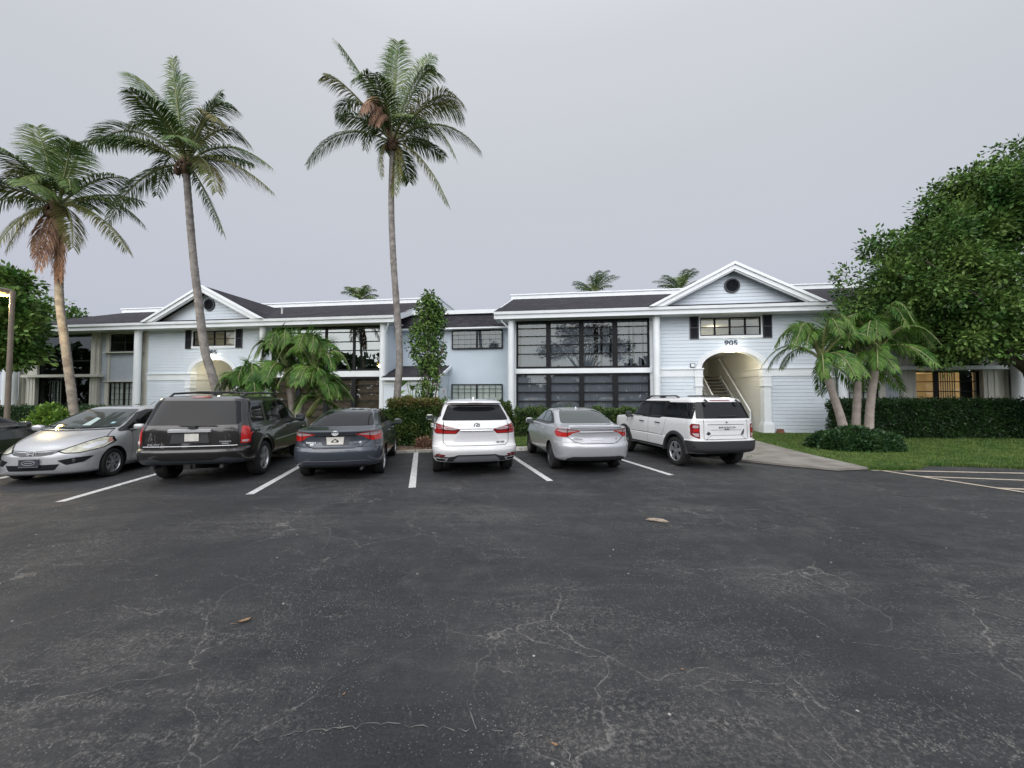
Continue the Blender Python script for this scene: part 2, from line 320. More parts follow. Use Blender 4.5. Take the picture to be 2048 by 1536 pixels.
stripe(8.95, 7.25, 13, 6.4, .11, M['tanstripe'], 'aisle_stripe')
# cracks as thin wandering ribbons on the asphalt
rnd = random.Random(5)
mb = MB()
def crack(pts, wd=.012, jit=.05):
    P = []
    for a, b in zip(pts[:-1], pts[1:]):
        n_ = max(2, int((Vector(b)-Vector(a)).length/.03))
        for i in range(n_):
            t = i/n_; P.append(Vector((a[0]+(b[0]-a[0])*t + rnd.gauss(0, jit*.22), a[1]+(b[1]-a[1])*t + rnd.gauss(0, jit*.22))))
    P.append(Vector(pts[-1])); vs = []
    for i, p in enumerate(P):
        d = (P[min(i+1, len(P)-1)]-P[max(i-1, 0)]).normalized(); nn = Vector((-d.y, d.x))*wd*rnd.choice((.08, .18, .28, .4))
        vs += [(p.x-nn.x, p.y-nn.y, .004), (p.x+nn.x, p.y+nn.y, .004)]
    mb.add(vs, [(2*i, 2*i+1, 2*i+3, 2*i+2) for i in range(len(P)-1) if rnd.random() > .22])
crack([(.9, 5.62), (2.9, 5.78), (4.3, 5.95), (5.4, 6.1)], .014, .02)
crack([(2.0, 3.78), (2.2, 3.55), (2.13, 3.4), (2.3, 3.0), (2.32, 2.75), (2.15, 2.66)], .010, .03)
crack([(3.3, 3.4), (3.9, 3.3), (4.1, 3.35), (4.6, 3.25)], .008, .03)
crack([(4.0, 3.28), (3.9, 3.0), (3.7, 2.95)], .008, .03)
crack([(.1, 2.95), (.0, 2.75), (.06, 2.5)], .008, .04)
crack([(-1.3, 1.95), (-.7, 2.06), (-.3, 2.02), (.25, 1.98), (.3, 1.7), (.55, 1.55)], .010, .04)
crack([(-.25, 2.2), (-.18, 2.02)], .008, .03)
crack([(2.3, 2.72), (2.9, 2.6), (3.4, 2.62), (3.3, 2.8)], .007, .04)
crack([(.55, 2.25), (.9, 2.3), (1.4, 2.38), (2.2, 2.68)], .005, .05)
crack([(1.5, 2.3), (1.45, 2.0), (1.5, 1.8)], .006, .04)
tag(mb.build('pavement_cracks', M['crack'], fix=False), kind='structure')
# ------------------------------------------------------------------ the building (local x along the facade, y into it)
TH = R(7.8); D0 = 19.55
BO = Vector((math.sin(TH)*D0, math.cos(TH)*D0, 0))
bld = thing('apartment_building', 'long two-storey pale blue apartment building with twin gables, arches and dark shingle roof', 'building', BO, -TH)
def BW(s, d, z=0): return BO + Vector((math.cos(TH)*s + math.sin(TH)*d, -math.sin(TH)*s + math.cos(TH)*d, z))
def part(mb, name, m, parent=bld, **k): return mb.build(name, m, parent, **k)
def boards(mb, z0, z1, ivals, y=0, pitch=.168, lip=.019, m=0):
    z = z0
    while z < z1 - .01:
        zt = min(z+pitch, z1)
        for a, b in ivals((z+zt)/2):
            if b-a < .02: continue
            zb = z+.012
            mb.add([(a, y-lip, zb), (b, y-lip, zb), (b, y-.008, zt), (a, y-.008, zt), (a, y, zb), (b, y, zb)], [(0, 1, 2, 3), (4, 5, 1, 0)], m)
        z = zt
def cut(x0, x1, holes):
    def f(z):
        seg = [(x0, x1)]
        for h in holes:
            r = h(z)
            if not r: continue
            a, b = r; ns = []
            for p, q in seg:
                if b <= p or a >= q: ns.append((p, q)); continue
                if a > p: ns.append((p, a))
                if b < q: ns.append((b, q))
            seg = ns
        return seg
    return f
def window(x0, x1, z0, z1, cols, rows, y=0, fw=.06, depth=.06, gl=None, frame=None, bar=.03, blind=None, colw=None, room=True, roomd=2.2, roomm=None, mull=()):
    fr = MB()
    fr.box(x0, x0+fw, y-depth, y, z0, z1); fr.box(x1-fw, x1, y-depth, y, z0, z1)
    fr.box(x0+fw, x1-fw, y-depth, y, z1-fw, z1); fr.box(x0+fw, x1-fw, y-depth, y, z0, z0+fw)
    for c in cols: fr.box(c-(colw or bar)/2, c+(colw or bar)/2, y-depth+.004, y, z0+fw, z1-fw)
    for c in mull: fr.box(c-bar/2, c+bar/2, y-depth+.012, y-.003, z0+fw, z1-fw)
    for r_ in rows: fr.box(x0+fw, x1-fw, y-depth+.008, y, r_-bar/2, r_+bar/2)
    o = part(fr, 'window', frame or M['black'])
    p = MB(); p.add([(x0+.01, y-.02, z0+.01), (x1-.01, y-.02, z0+.01), (x1-.01, y-.02, z1-.01), (x0+.01, y-.02, z1-.01)], [(0, 1, 2, 3)])
    part(p, 'pane', gl or M['gl_dark'], o)
    if blind:
        b = MB(); n_ = int((x1-x0)/.11); rb = random.Random(int(x0*100+z0*10))
        for i in range(n_):
            a = x0+.02+(x1-x0-.04)*i/n_; e = a+(x1-x0-.04)/n_*(1.0 if blind == 'white' else .97)
            if blind == 'gaps' and rb.random() < .14: continue
            t = rb.uniform(-.01, .01)
            b.add([(a, y+.045+t, z0), (e, y+.065-t, z0), (e, y+.065-t, z1), (a, y+.045+t, z1)], [(0, 1, 2, 3)])
        part(b, 'blind', M['curtain'] if blind == 'white' else M['blind'], o, fix=False)
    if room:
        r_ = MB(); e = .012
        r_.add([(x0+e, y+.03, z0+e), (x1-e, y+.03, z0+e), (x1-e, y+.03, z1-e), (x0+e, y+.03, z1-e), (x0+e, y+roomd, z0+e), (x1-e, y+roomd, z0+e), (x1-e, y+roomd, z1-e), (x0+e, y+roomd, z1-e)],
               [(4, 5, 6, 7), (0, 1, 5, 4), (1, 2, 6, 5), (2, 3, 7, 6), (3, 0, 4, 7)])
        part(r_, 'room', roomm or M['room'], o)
    return o
def round_column(x, y, z0, z1, r=.17):
    mb = MB(); mb.lathe([(0, z0), (r+.02, z0), (r+.02, z0+.12), (r, z0+.14), (r, z1-.12), (r+.02, z1-.1), (r+.02, z1), (0, z1)], 24, c=(x, y, 0))
    return part(mb, 'column', M['white'], ang=35)
def txt(s, size, mt, parent, loc, rot, name='lettering', ext=.01, off=0.0, sx=1, sp=1.0):
    cu = bpy.data.curves.new(name, 'FONT'); cu.body = s; cu.size = size; cu.extrude = ext; cu.offset = off; cu.space_character = sp; cu.align_x = 'CENTER'; cu.align_y = 'CENTER'
    tmp = bpy.data.objects.new('tmp', cu); C.objects.link(tmp); dg = bpy.context.evaluated_depsgraph_get()
    me = bpy.data.meshes.new_from_object(tmp.evaluated_get(dg)); C.objects.unlink(tmp); bpy.data.objects.remove(tmp)
    me.materials.clear(); me.materials.append(mt); me.name = name
    o = bpy.data.objects.new(name, me); C.objects.link(o); o.parent = parent; o.location = loc; o.rotation_euler = rot; o.scale = (sx, 1, 1)
    return o
EAVE_Y = -.85; ZE0, ZE1 = 5.56, 5.88; SL = .345
def zr(y): return ZE1 + (y-EAVE_Y)*SL
AC, AR, AZ = 7.82, 1.36, 3.07            # arch centre, inner radius, springing (elliptical: rise .8)
RISE = .80
def wing(left):
    S = (lambda q: -12.1-q) if left else (lambda q: q)
    sg = -1 if left else 1
    def iv(a, b): a, b = S(a), S(b); return (min(a, b), max(a, b))
    qend = 21.6
    # main siding wall around the arch and the upper window
    x0, x1 = iv(4.25, 12.1)
    ax = S(AC)
    def hole_arch(z):
        if z < AZ: return (ax-AR-.1, ax+AR+.1)
        if z < AZ+RISE+.1: q = math.sqrt(max(0, 1-((z-AZ)/(RISE+.1))**2)); return (ax-(AR+.1)*q, ax+(AR+.1)*q)
    wx0, wx1 = iv(6.42, 9.13)
    def hole_win(z): return (wx0, wx1) if 4.62 < z < 5.52 else None
    mb = MB(); boards(mb, .05, 5.58, cut(x0, x1, [hole_arch, hole_win])); part(mb, 'siding_wall', M['siding'])
    # solid backing with the same openings
    mb = MB()
    for z0_, z1_ in ((0, AZ), (AZ+RISE+.12, 4.62), (5.52, 5.56)):
        for a, b in cut(x0, x1, [hole_arch])((z0_+z1_)/2): mb.box(a, b, .002, .2, z0_, z1_)
    for a, b in cut(x0, x1, [hole_win])(5): mb.box(a, b, .002, .2, 4.62, 5.52)
    n_ = 10
    for i in range(n_):
        za = AZ+(RISE+.12)*i/n_; zb = AZ+(RISE+.12)*(i+1)/n_
        for a, b in cut(x0, x1, [hole_arch])(za+.001): mb.box(a, b, .002, .2, za, zb)
    part(mb, 'wall_core', M['siding'])
    # belt course
    for a, b in cut(x0, x1, [lambda z: (ax-AR-.32, ax+AR+.32)])(1):
        mb = MB(); mb.box(a, b, -.05, .0, 2.68, 3.02); mb.box(a, b, -.10, .0, 3.02, 3.08)
        part(mb, 'belt_trim', M['white']); mb = MB(); mb.box(a, b, -.02, 0, -.01, .0)
    # arch surround
    mb = MB(); vs = []; fs = []; nn = 36
    for i in range(nn+1):
        t = PI*i/nn; c_, s_ = math.cos(t), math.sin(t)
        for r_, h, y in ((AR, RISE, -.07), (AR+.25, RISE+.22, -.07), (AR+.25, RISE+.22, .0), (AR, RISE, .3)):
            vs.append((ax+r_*c_, y, AZ+h*s_))
    for i in range(nn):
        for k in range(4): fs.append((i*4+k, i*4+(k+1)%4, i*4+4+(k+1)%4, i*4+4+k))
    mb.add(vs, fs); part(mb, 'arch_surround', M['white'], ang=40)
    # pilasters at both sides of the arch
    for e in (-1, 1):
        mb = MB(); c_ = ax+e*(AR+.15)
        def ring(z0, z1, hw, y0): mb.box(c_-hw, c_+hw, y0, .28, z0, z1)
        ring(0, .42, .24, -.16); ring(.42, .47, .22, -.14); ring(.47, .52, .19, -.115); ring(.52, 2.2, .155, -.08); ring(2.2, 2.26, .2, -.12); ring(2.26, 2.30, .18, -.105)
        ring(2.30, 2.66, .17, -.09); ring(2.66, 2.72, .20, -.11); ring(2.72, 3.02, .19, -.10); ring(3.02, 3.08, .23, -.14)
        part(mb, 'pilaster', M['white'])
    # passage interior: right wall with siding lit by the lamp, ceiling, back wall
    py1 = 7.0; L0, R0 = ax-AR-.02, ax+AR+.02
    if not left: L0 = ax-AR-1.6
    mb = MB()
    for xx, e in ((R0, 1), (L0, -1)):
        z = .05
        while z < 4.0:
            mb.add([(xx-e*.022, .28, z), (xx-e*.022, py1, z), (xx-e*.002, py1, z+.135), (xx-e*.002, .28, z+.135), (xx, .28, z), (xx, py1, z)], [(0, 1, 2, 3), (4, 5, 1, 0)]); z += .135
        mb.box(xx, xx+e*.1, .2, py1, 0, 4.1)
        mb.box(xx-e*.05, xx, .28, py1, 2.72, 3.02); mb.box(xx-e*.08, xx, .28, py1, 3.02, 3.08)
    mb.box(L0-.1, R0+.1, .2, py1, 4.05, 4.15); mb.box(L0-.1, R0+.1, py1, py1+.1, 0, 4.15)
    mb.box(L0+.1, L0+1.0, py1-.15, py1-.02, 0, 2.9, 1); mb.box(L0+1.5, L0+1.7, 4.6, 4.9, 2.9, 4.05)
    part(mb, 'passage', [M['hall'], M['black']], fix=True)
    # upper stair-hall window with trim and shutters
    tr = MB(); tr.box(wx0-.06, wx1+.06, -.07, .05, 4.49, 4.62); tr.box(wx0-.05, wx0, -.06, .05, 4.62, 5.56); tr.box(wx1, wx1+.05, -.06, .05, 4.62, 5.56); tr.box(wx0, wx1, -.06, .05, 5.5, 5.56)
    wn = window(wx0, wx1, 4.62, 5.5, [wx0+(wx1-wx0)*k/4 for k in (1, 2, 3)], [5.03], y=.05, fw=.05, bar=.04, colw=.075, gl=M['gl_clear'], room=True, roomd=3.5, roomm=M['hall'])
    part(tr, 'window_trim', M['white'], wn)
    st = MB()                                      # stair soffit seen inside the hall
    st.add([(wx0+1.0, 1.2, 4.66), (wx1-.05, 1.2, 5.45), (wx1-.05, 3.2, 5.45), (wx0+1.0, 3.2, 4.66)], [(0, 1, 2, 3)]); part(st, 'stair_underside', M['concrete'], wn)
    for e, xx in ((-1, wx0-.05), (1, wx1+.05)):
        mb = MB(); a, b = (xx-.44, xx) if e < 0 else (xx, xx+.44)
        a += .02; b -= .02
        mb.box(a, a+.05, -.07, -.022, 4.48, 5.58); mb.box(b-.05, b, -.07, -.022, 4.48, 5.58)
        for z_ in (4.48, 5.0, 5.53): mb.box(a+.05, b-.05, -.068, -.022, z_, z_+.05)
        z = 4.54
        while z < 5.5:
            mb.add([(a+.05, -.062, z), (b-.05, -.062, z), (b-.05, -.03, z+.045), (a+.05, -.03, z+.045)], [(0, 1, 2, 3)]); z += .04
        mb.box(a+.05, b-.05, -.03, -.022, 4.53, 5.53)
        part(mb, 'shutter', M['shutter'])
    hn = txt('905', .36, M['num'], bld, (ax-.02, -.045, 4.25), (PI/2, 0, 0), 'house_number', .012, .0, 1.12)
    # glazed porch bays
    g0, g1 = iv(-2.45, 4.08); ww = (g1-g0)
    cols = [g0+ww*k/4 for k in (1, 2, 3)]
    if left:
        window(g0, g1, 3.12, 5.58, cols, [5.22, 4.70, 4.22], fw=.1, bar=.05, colw=.14, gl=M['gl_bright'], roomm=M['dark'])
        window(g0, g1, .06, 2.78, cols, [2.35, 1.93, 1.5, 1.05, .62], fw=.1, bar=.045, colw=.24, gl=M['gl_clear'], roomm=M['brownpanel'], roomd=.14)
    else:
        window(g0, g1, 3.14, 5.58, cols, [5.17, 4.77, 4.33, 3.88], fw=.10, bar=.045, colw=.24, gl=M['gl_dark'], blind='gaps')
        window(g0, g1, .06, 2.88, cols, [2.39, 1.95, 1.5, 1.02, .55], fw=.08, bar=.045, colw=.24, gl=M['gl_low'], blind='full')
    mb = MB(); mb.box(g0-.1, g1+.1, -.1, .1, 2.80 if left else 2.89, 3.11 if left else 3.13); part(mb, 'spandrel', M['white'])
    mb = MB(); mb.box(g0-.02, g1+.02, -.03, .25, 5.58, 5.62); a, b = iv(4.08, 4.25); mb.box(a, b, -.03, .2, 0, 5.56); a, b = iv(-2.62, -2.45); mb.box(a, b, -.03, .2, 0, 5.56); part(mb, 'porch_post', M['white'])
    for q in (-2.66, 4.32, 12.3): round_column(S(q), -.42, 0, ZE0)
    # side wall of the wing towards the link
    a, b = iv(-2.62, -2.5); xf = S(-2.62)
    mb = MB(); mb.box(a+.01, b-.01, .0, 8, 0, 5.6); z = .05
    while z < 5.55:
        mb.add([(xf-sg*.022, 0, z), (xf-sg*.022, 8, z), (xf-sg*.002, 8, z+.135), (xf-sg*.002, 0, z+.135), (xf, 0, z), (xf, 8, z)], [(0, 1, 2, 3), (4, 5, 1, 0)]); z += .135
    # gable end triangle above
    mb.add([(xf, EAVE_Y+.1, ZE0), (xf, 5.9, ZE0), (xf, 5.9, zr(5.9)-.1), (xf, EAVE_Y+.1, ZE0+.15)], [(0, 1, 2, 3)])
    part(mb, 'side_wall', M['siding'])
    # eaves: soffit, fascia, gutter lip
    e0, e1 = iv(-3.45, qend)
    mb = MB(); mb.box(e0, e1, EAVE_Y+.03, .3, ZE0-.0, ZE0+.03); part(mb, 'soffit', M['soffit'])
    mb = MB(); mb.box(e0, e1, EAVE_Y-.03, EAVE_Y+.02, ZE0-.02, ZE1-.1); mb.prism([(EAVE_Y-.14, ZE1), (EAVE_Y-.12, ZE1-.13), (EAVE_Y-.032, ZE1-.16), (EAVE_Y-.032, ZE1-.02), (EAVE_Y-.10, ZE1-.02), (EAVE_Y-.115, ZE1)], e0, e1, 'x')
    for xx in ([S(-3.45)]): # rake boards at the link end
        x_a, x_b = (xx, xx+.06*sg)
        mb.prism([(EAVE_Y-.05, ZE1-.32), (EAVE_Y-.05, ZE1+.03), (5.9, zr(5.9)+.04), (5.9, zr(5.9)-.28)], min(x_a, x_b), max(x_a, x_b), 'x')
    part(mb, 'fascia', M['white'])
    mb = MB()          # sloping soffit/closure under the overhanging gable end
    a, b = iv(-3.39, -2.6); mb.add([(a, EAVE_Y+.04, ZE0+.02), (b, EAVE_Y+.04, ZE0+.02), (b, 5.9, zr(5.9)-.3), (a, 5.9, zr(5.9)-.3)], [(0, 1, 2, 3)]); part(mb, 'end_soffit', M['white'])
    # roof: front slope + crossing gable
    mb = MB(); mb.prism([(EAVE_Y-.06, ZE1), (EAVE_Y-.06, ZE1+.03), (5.9, zr(5.9)+.03), (5.9, zr(5.9)-.05)], e0, e1, 'x')
    gx = S(7.62); gh = 3.72; gz = 7.80; gs = (gz-ZE1)/gh
    yb = EAVE_Y + (gz-ZE1)/SL
    for e in (-1, 1):
        v = [(gx, EAVE_Y-.16, gz+.035), (gx, yb+.2, gz+.035), (gx+e*gh, EAVE_Y-.0, ZE1+.035), (gx+e*gh, EAVE_Y-.16, ZE1+.035)]
        v2 = [(p[0], p[1], p[2]-.03) for p in v]
        mb.add(v+v2, [(0, 1, 2, 3), (4, 5, 6, 7), (0, 3, 7, 4)])
    part(mb, 'roof', M['shingle'])
    # rake trim in two steps (boards along the gable)
    mb = MB()
    for e in (-1, 1):
        for (o1, o2, y0, y1) in ((.0, .13, -.24, -.02), (.13, .34, -.17, -.02), (.34, .40, -.11, -.02)):
            k1, k2 = o1, o2
            # band between offsets o1..o2 measured down from the roof line
            def pt(x_, o): return (gx+e*x_, EAVE_Y, gz-gs*x_-o)
            xm = gh + .12; zb = ZE1+.02
            p = [(gx, gz+.04-k1), (gx+e*xm, gz+.04-k1-gs*xm), (gx+e*(xm-(k2-k1)/gs), gz+.04-k1-gs*xm), (gx, gz+.04-k2)] if True else None
            xq = max(.1, (gz+.04-k2-zb)/gs); xp = (gz+.04-k1-zb)/gs
            p = [(gx, gz+.04-k1), (gx+e*xp, zb), (gx+e*xq, zb), (gx, gz+.04-k2)]
            mb.prism(p, EAVE_Y+y0, EAVE_Y+y1, 'y')
    part(mb, 'rake_trim', M['white'])
    mb = MB(); gy = EAVE_Y+.38
    def tri(z):
        h = (gz-.30-z)/gs
        return [(gx-h, gx+h)] if h > .05 else []
    boards(mb, ZE1+.12, gz-.32, tri, y=gy); mb.add([(gx-gh+.3, gy+.01, ZE1), (gx+gh-.3, gy+.01, ZE1), (gx, gy+.01, gz-.15)], [(0, 1, 2)])
    part(mb, 'gable_wall', M['siding'])
    v = MB(); v.lathe([(.0, gy-.02), (.27, gy-.02), (.27, gy-.08), (.34, gy-.08), (.34, gy), ], 32, axis='y', c=(gx+.08*(0 if left else 1), 0, 6.87))
    cx_ = gx+.08*(0 if left else 1)
    vo = part(v, 'gable_vent', M['shutter'], ang=30)
    v = MB()
    for k in range(-5, 6):
        z_ = 6.87+k*.048; h = math.sqrt(max(0, .265**2-(z_-6.87)**2))
        v.add([(cx_-h, gy-.07, z_-.015), (cx_+h, gy-.07, z_-.015), (cx_+h, gy-.035, z_+.02), (cx_-h, gy-.035, z_+.02)], [(0, 1, 2, 3)])
    part(v, 'louvre', M['shutter'], vo)
    # parapet behind the slope, with end return
    mb = MB(); p0, p1 = iv(-3.55, qend+.3)
    mb.box(p0, p1, 5.88, 6.1, zr(5.9)-.15, 8.48); mb.box(p0-.05, p1+.05, 5.82, 6.15, 8.48, 8.56)
    xx = S(-3.55); xb = xx+.2*sg
    mb.box(min(xx, xb), max(xx, xb), 6.1, 13, 6.4, 8.48); mb.box(min(xx, xb)-.05, max(xx, xb)+.05, 6.15, 13.1, 8.48, 8.56)
    part(mb, 'parapet', M['white'])
    mb = MB(); mb.box(min(p0, p1)+.2, max(p0, p1)-.2, 6.1, 13, 7.9, 8.1); mb.box(min(S(-2.5), S(qend)), max(S(-2.5), S(qend)), 12.7, 12.9, 0, 8); part(mb, 'rear_block', M['white'])
    # ---- end bays: beige board walls with recessed windows
    if left: o0, o1, w0, w1, cq = 15.95, 19.9, 12.75, 14.75, 21.2
    else: o0, o1, w0, w1, cq = 15.42, 18.0, 12.25, 14.0, 19.1
    mb = MB(); b0 = 12.1
    def bxq(a, b, y0, y1, z0, z1, m=0): a, b = iv(a, b); mb.box(a, b, y0, y1, z0, z1, m)
    bxq(b0, w0-.25, -.02, .2, 0, ZE0, 0); bxq(w1+.25, o0-.55, 0.05, .2, 0, ZE0, 1)
    bxq(w0-.25, w1+.25, .06, .2, 2.62, 4.35, 1); bxq(w0-.25, w1+.25, .06, .2, 0, 1.2, 1); bxq(w0-.25, w1+.25, .05, .2, 5.45, ZE0, 0)
    for z0, z1 in ((1.2, 2.62), (4.35, 5.45)): bxq(w0-.25, w0, -.05, .2, z0, z1, 0); bxq(w1, w1+.25, -.05, .2, z0, z1, 0)
    bxq(w0-.15, w0-.05, 0, .06, 2.62, 4.35, 0); bxq(w1+.05, w1+.15, 0, .06, 2.62, 4.35, 0)
    bxq(o0-.5, o0, -.12, .2, 0, 2.9, 0); bxq(o0-.3, o0-.02, -.12, .2, 3.06, ZE0, 0); bxq(o0-.5, o0-.3, -.05, .2, 3.06, ZE0, 0)
    bxq(o1, o1+.55, -.12, .2, 0, 2.9, 0); bxq(o1, o1+.55, -.05, .2, 3.06, ZE0, 0); bxq(o1+.55, qend-.3, .0, .2, 0, ZE0, 0)
    for q in (o0-.38, o0-.14, o1+.15, o1+.4, o1+.9, o1+1.15): bxq(q, q+.02, -.14, -.11 if q < o1+.5 else .01, 0, 2.9, 0)
    xs_ = S((o0+o1)/2)
    for mi, nm_, far_ in ((0, 'bay_wall', 0), (1, 'bay_panel', 0), (0, 'end_wall', 1)):
        m2 = MB(); idx = [k for k in range(len(mb.f)) if mb.m[k] == mi and ((mb.v[mb.f[k][0]][0]-xs_)*sg > 0) == bool(far_)]; m2.v = list(mb.v); m2.f = [mb.f[k] for k in idx]; m2.m = [0]*len(idx)
        us = sorted({v for f_ in m2.f for v in f_}); rm = {v: k for k, v in enumerate(us)}; m2.v = [m2.v[v] for v in us]; m2.f = [[rm[v] for v in f_] for f_ in m2.f]
        part(m2, nm_, M['beige'] if mi == 0 else M['greypanel'])
    mb = MB(); bxq(w0-.35, w1+.35, -.16, .2, 4.32, 4.38); bxq(w0-.3, w1+.3, -.12, .2, 2.6, 2.66); bxq(o0-.8, o1+.8, -.3, .2, 2.9, 3.06)
    bxq(w0-.05, w1+.05, -.09, .2, 1.1, 1.2)
    part(mb, 'ledge', M['beige'] if left else M['white'])
    a, b = iv(w0, w1)
    window(a, b, 1.2, 2.6, [(a+b)/2], [1.55, 1.9, 2.25], y=.08, fw=.05, bar=.022, colw=.09, gl=M['gl_clear'], blind='white', mull=[a+(b-a)*k/6 for k in (1, 2, 4, 5)])
    window(a, b, 4.42, 5.45, [(a+b)/2], [4.95], y=.08, fw=.05, bar=.03, colw=.06, gl=M['gl_clear'], roomm=M['dark'])
    a, b = iv(o0, o1)
    if left:
        window(a, b, 3.06, 5.5, [], [3.9], y=.12, fw=.05, bar=.04, gl=M['gl_clear'], roomm=M['dark'], roomd=2.5)
        window(a, b, .1, 2.9, [a+(b-a)*k for k in (.3, .42, .7)], [], y=.12, fw=.05, bar=.05, gl=M['gl_clear'], roomm=M['dark'], roomd=2.5)
        window(a+.9, a+1.6, 1.3, 2.7, [], [1.65, 2.0, 2.35], y=.06, fw=.04, bar=.02, gl=M['gl_clear'], blind='white', room=False, mull=[a+1.13, a+1.36])
    else:
        window(a, b, 3.06, 5.5, [a+(b-a)*.5], [3.9], y=.12, fw=.05, bar=.04, gl=M['gl_clear'], roomm=M['dark'], roomd=2.5)
        lw = window(a, b, .1, 2.84, [a+(b-a)*.36], [2.38, 1.95, 1.5, 1.0], y=.12, fw=.05, bar=.035, colw=.2, gl=M['gl_clear'], room=False)
        mb2 = MB(); mb2.add([(a, 2.6, .1), (b, 2.6, .1), (b, 2.6, 2.84), (a, 2.6, 2.84), (a, .15, 2.84), (b, .15, 2.84), (a, .15, .1), (b, .15, .1)], [(0, 1, 2, 3), (4, 5, 2, 3), (6, 0, 3, 4), (1, 7, 5, 2), (6, 7, 1, 0)])
        part(mb2, 'room', M['hall'], lw)
        mb2 = MB()
        for k in range(9):
            xa = a+(b-a)*(.44+.035*k); mb2.add([(xa, .35, .1), (xa+.075, .38, .1), (xa+.075, .38, 2.84), (xa, .35, 2.84)], [(0, 1, 2, 3)])
        part(mb2, 'blind', M['blind'], lw)
        mb2 = MB(); mb2.box(a+(b-a)*.80, b-.05, .3, .34, .1, 2.84); part(mb2, 'dark_panel', M['black'], lw)
        mb2 = MB(); mb2.lathe([(0, 0), (.05, 0), (.02, .3), (.0, .3)], 12, c=(a+.65, 1.4, 1.0)); mb2.lathe([(.16, .32), (.10, .58)], 16, c=(a+.65, 1.4, 1.0)); part(mb2, 'table_lamp', emit('lamp_shade_glow', (1, .62, .28), 9), lw)
    for q in (cq, cq+.5): round_column(S(q), -.3, 0, ZE0, .19)
    if not left:
        mb = MB(); mb.box(5.95, 6.15, -.08, -.02, 3.12, 3.32); mb.box(5.97, 6.13, -.085, -.079, 3.14, 3.30, 1); part(mb, 'utility_box', [M['black'], M['white']])
    # downspout at the link-side column
    xx = S(-3.1); mb = MB(); mb.tube([(xx, EAVE_Y+.05, ZE0+.05), (xx, EAVE_Y+.08, ZE0-.1), (S(-2.78), -.35, ZE0-.4), (S(-2.78), -.25, ZE0-.6), (S(-2.78), -.2, .2)], .04, 8); part(mb, 'downspout', M['white'], ang=50)
wing(False); wing(True)
mb = MB(); mb.tube([(-16.6, 1.2, 6.4), (-16.6, 1.2, 6.95)], .05, 10); mb.lathe([(.08, 6.95), (.08, 7.05), (0, 7.05)], 10, c=(-16.6, 1.2, 0)); part(mb, 'vent_pipe', M['soffit'], ang=40)
# link between the wings
ly = 1.35
mb = MB(); mb.box(-9.4, -2.6, ly, ly+.25, 0, 5.6)
part(mb, 'link_wall', M['stucco'])
mb = MB(); mb.prism([(ly-.45, 5.50), (ly-.45, 5.54), (ly+.35, 6.42), (ly+.5, 6.42), (ly+.2, 5.5)], -9.4, -2.62, 'x'); part(mb, 'mansard_roof', M['shingle'])
mb = MB(); mb.box(-9.3, -2.66, ly-.50, ly-.02, 5.42, 5.50); mb.box(-9.5, -2.7, ly+.2, ly+.6, 6.42, 6.58); mb.box(-9.5, -2.7, ly+.14, ly+.2, 6.38, 6.60); part(mb, 'fascia', M['white'])
x0, x1 = -6.23, -3.36
window(x0, x1, 4.35, 5.40, [(x0+x1)/2], [4.62, 4.88, 5.14], y=ly-.085, depth=.03, room=False, fw=.07, bar=.022, colw=.11, gl=M['gl_dark'], blind='full', mull=[x0+.05+(x1-x0-.1)*k/8 for k in (1, 2, 3, 5, 6, 7)])
window(x0, x1, .95, 2.42, [(x0+x1)/2], [1.2, 1.55, 1.95, 2.16], y=ly-.085, depth=.03, room=False, fw=.06, bar=.022, colw=.10, gl=M['gl_clear'], blind='white', mull=[x0+.05+(x1-x0-.1)*k/8 for k in (1, 2, 3, 5, 6, 7)])
# lean-to store in front of the link
shed = thing('storage_shed', 'small lean-to shed with dark roof and louvred side door beside the slim tree', 'shed', BW(0, 0, 0), -TH)
mb = MB()
def shediv(z): return [(-9.3, -6.45)]
boards(mb, .05, 2.55, shediv, y=-.55)
mb.box(-9.3, -6.46, -.54, 1.33, 0, 2.6); mb.add([(-6.45, -.54, 2.6), (-6.45, 1.33, 2.6), (-6.45, 1.33, 3.3)], [(0, 1, 2)])
z = .05
while z < 3.2:
    ya = -.54 if z < 2.5 else -.54 + (z-2.5)/.72*1.87
    mb.add([(-6.428, ya, z), (-6.428, 1.33, z), (-6.448, 1.33, z+.135), (-6.448, ya, z+.135)], [(0, 1, 2, 3)]); z += .135
part(mb, 'wall', M['siding'], shed)
mb = MB(); mb.prism([(-.78, 2.66), (-.78, 2.72), (1.34, 3.46), (1.34, 3.40)], -9.35, -6.35, 'x'); part(mb, 'roof', M['shingle'], shed)
mb = MB(); mb.box(-9.35, -6.33, -.86, -.78, 2.56, 2.70); mb.prism([(-.8, 2.56), (-.8, 2.70), (1.34, 3.45), (1.34, 3.30)], -6.345, -6.27, 'x'); mb.box(-9.3, -6.45, -.6, -.56, 2.35, 2.55)
mb.box(-6.52, -6.40, -.6, -.5, 0, 2.5); part(mb, 'trim', M['white'], shed)
mb = MB(); mb.box(-6.425, -6.39, -.1, .8, .05, 2.15)
dr = part(mb, 'door', M['white'], shed)
mb = MB()
for k in range(16): mb.add([(-6.37, .05, 1.0+k*.055), (-6.37, .65, 1.0+k*.055), (-6.392, .65, 1.04+k*.055), (-6.392, .05, 1.04+k*.055)], [(0, 1, 2, 3)])
part(mb, 'louvre', M['siding'], dr)
mb = MB(); mb.box(-6.385, -6.37, .2, .45, 1.9, 2.1); part(mb, 'notice', mat('notice', (.6, .5, .5), .6), dr)
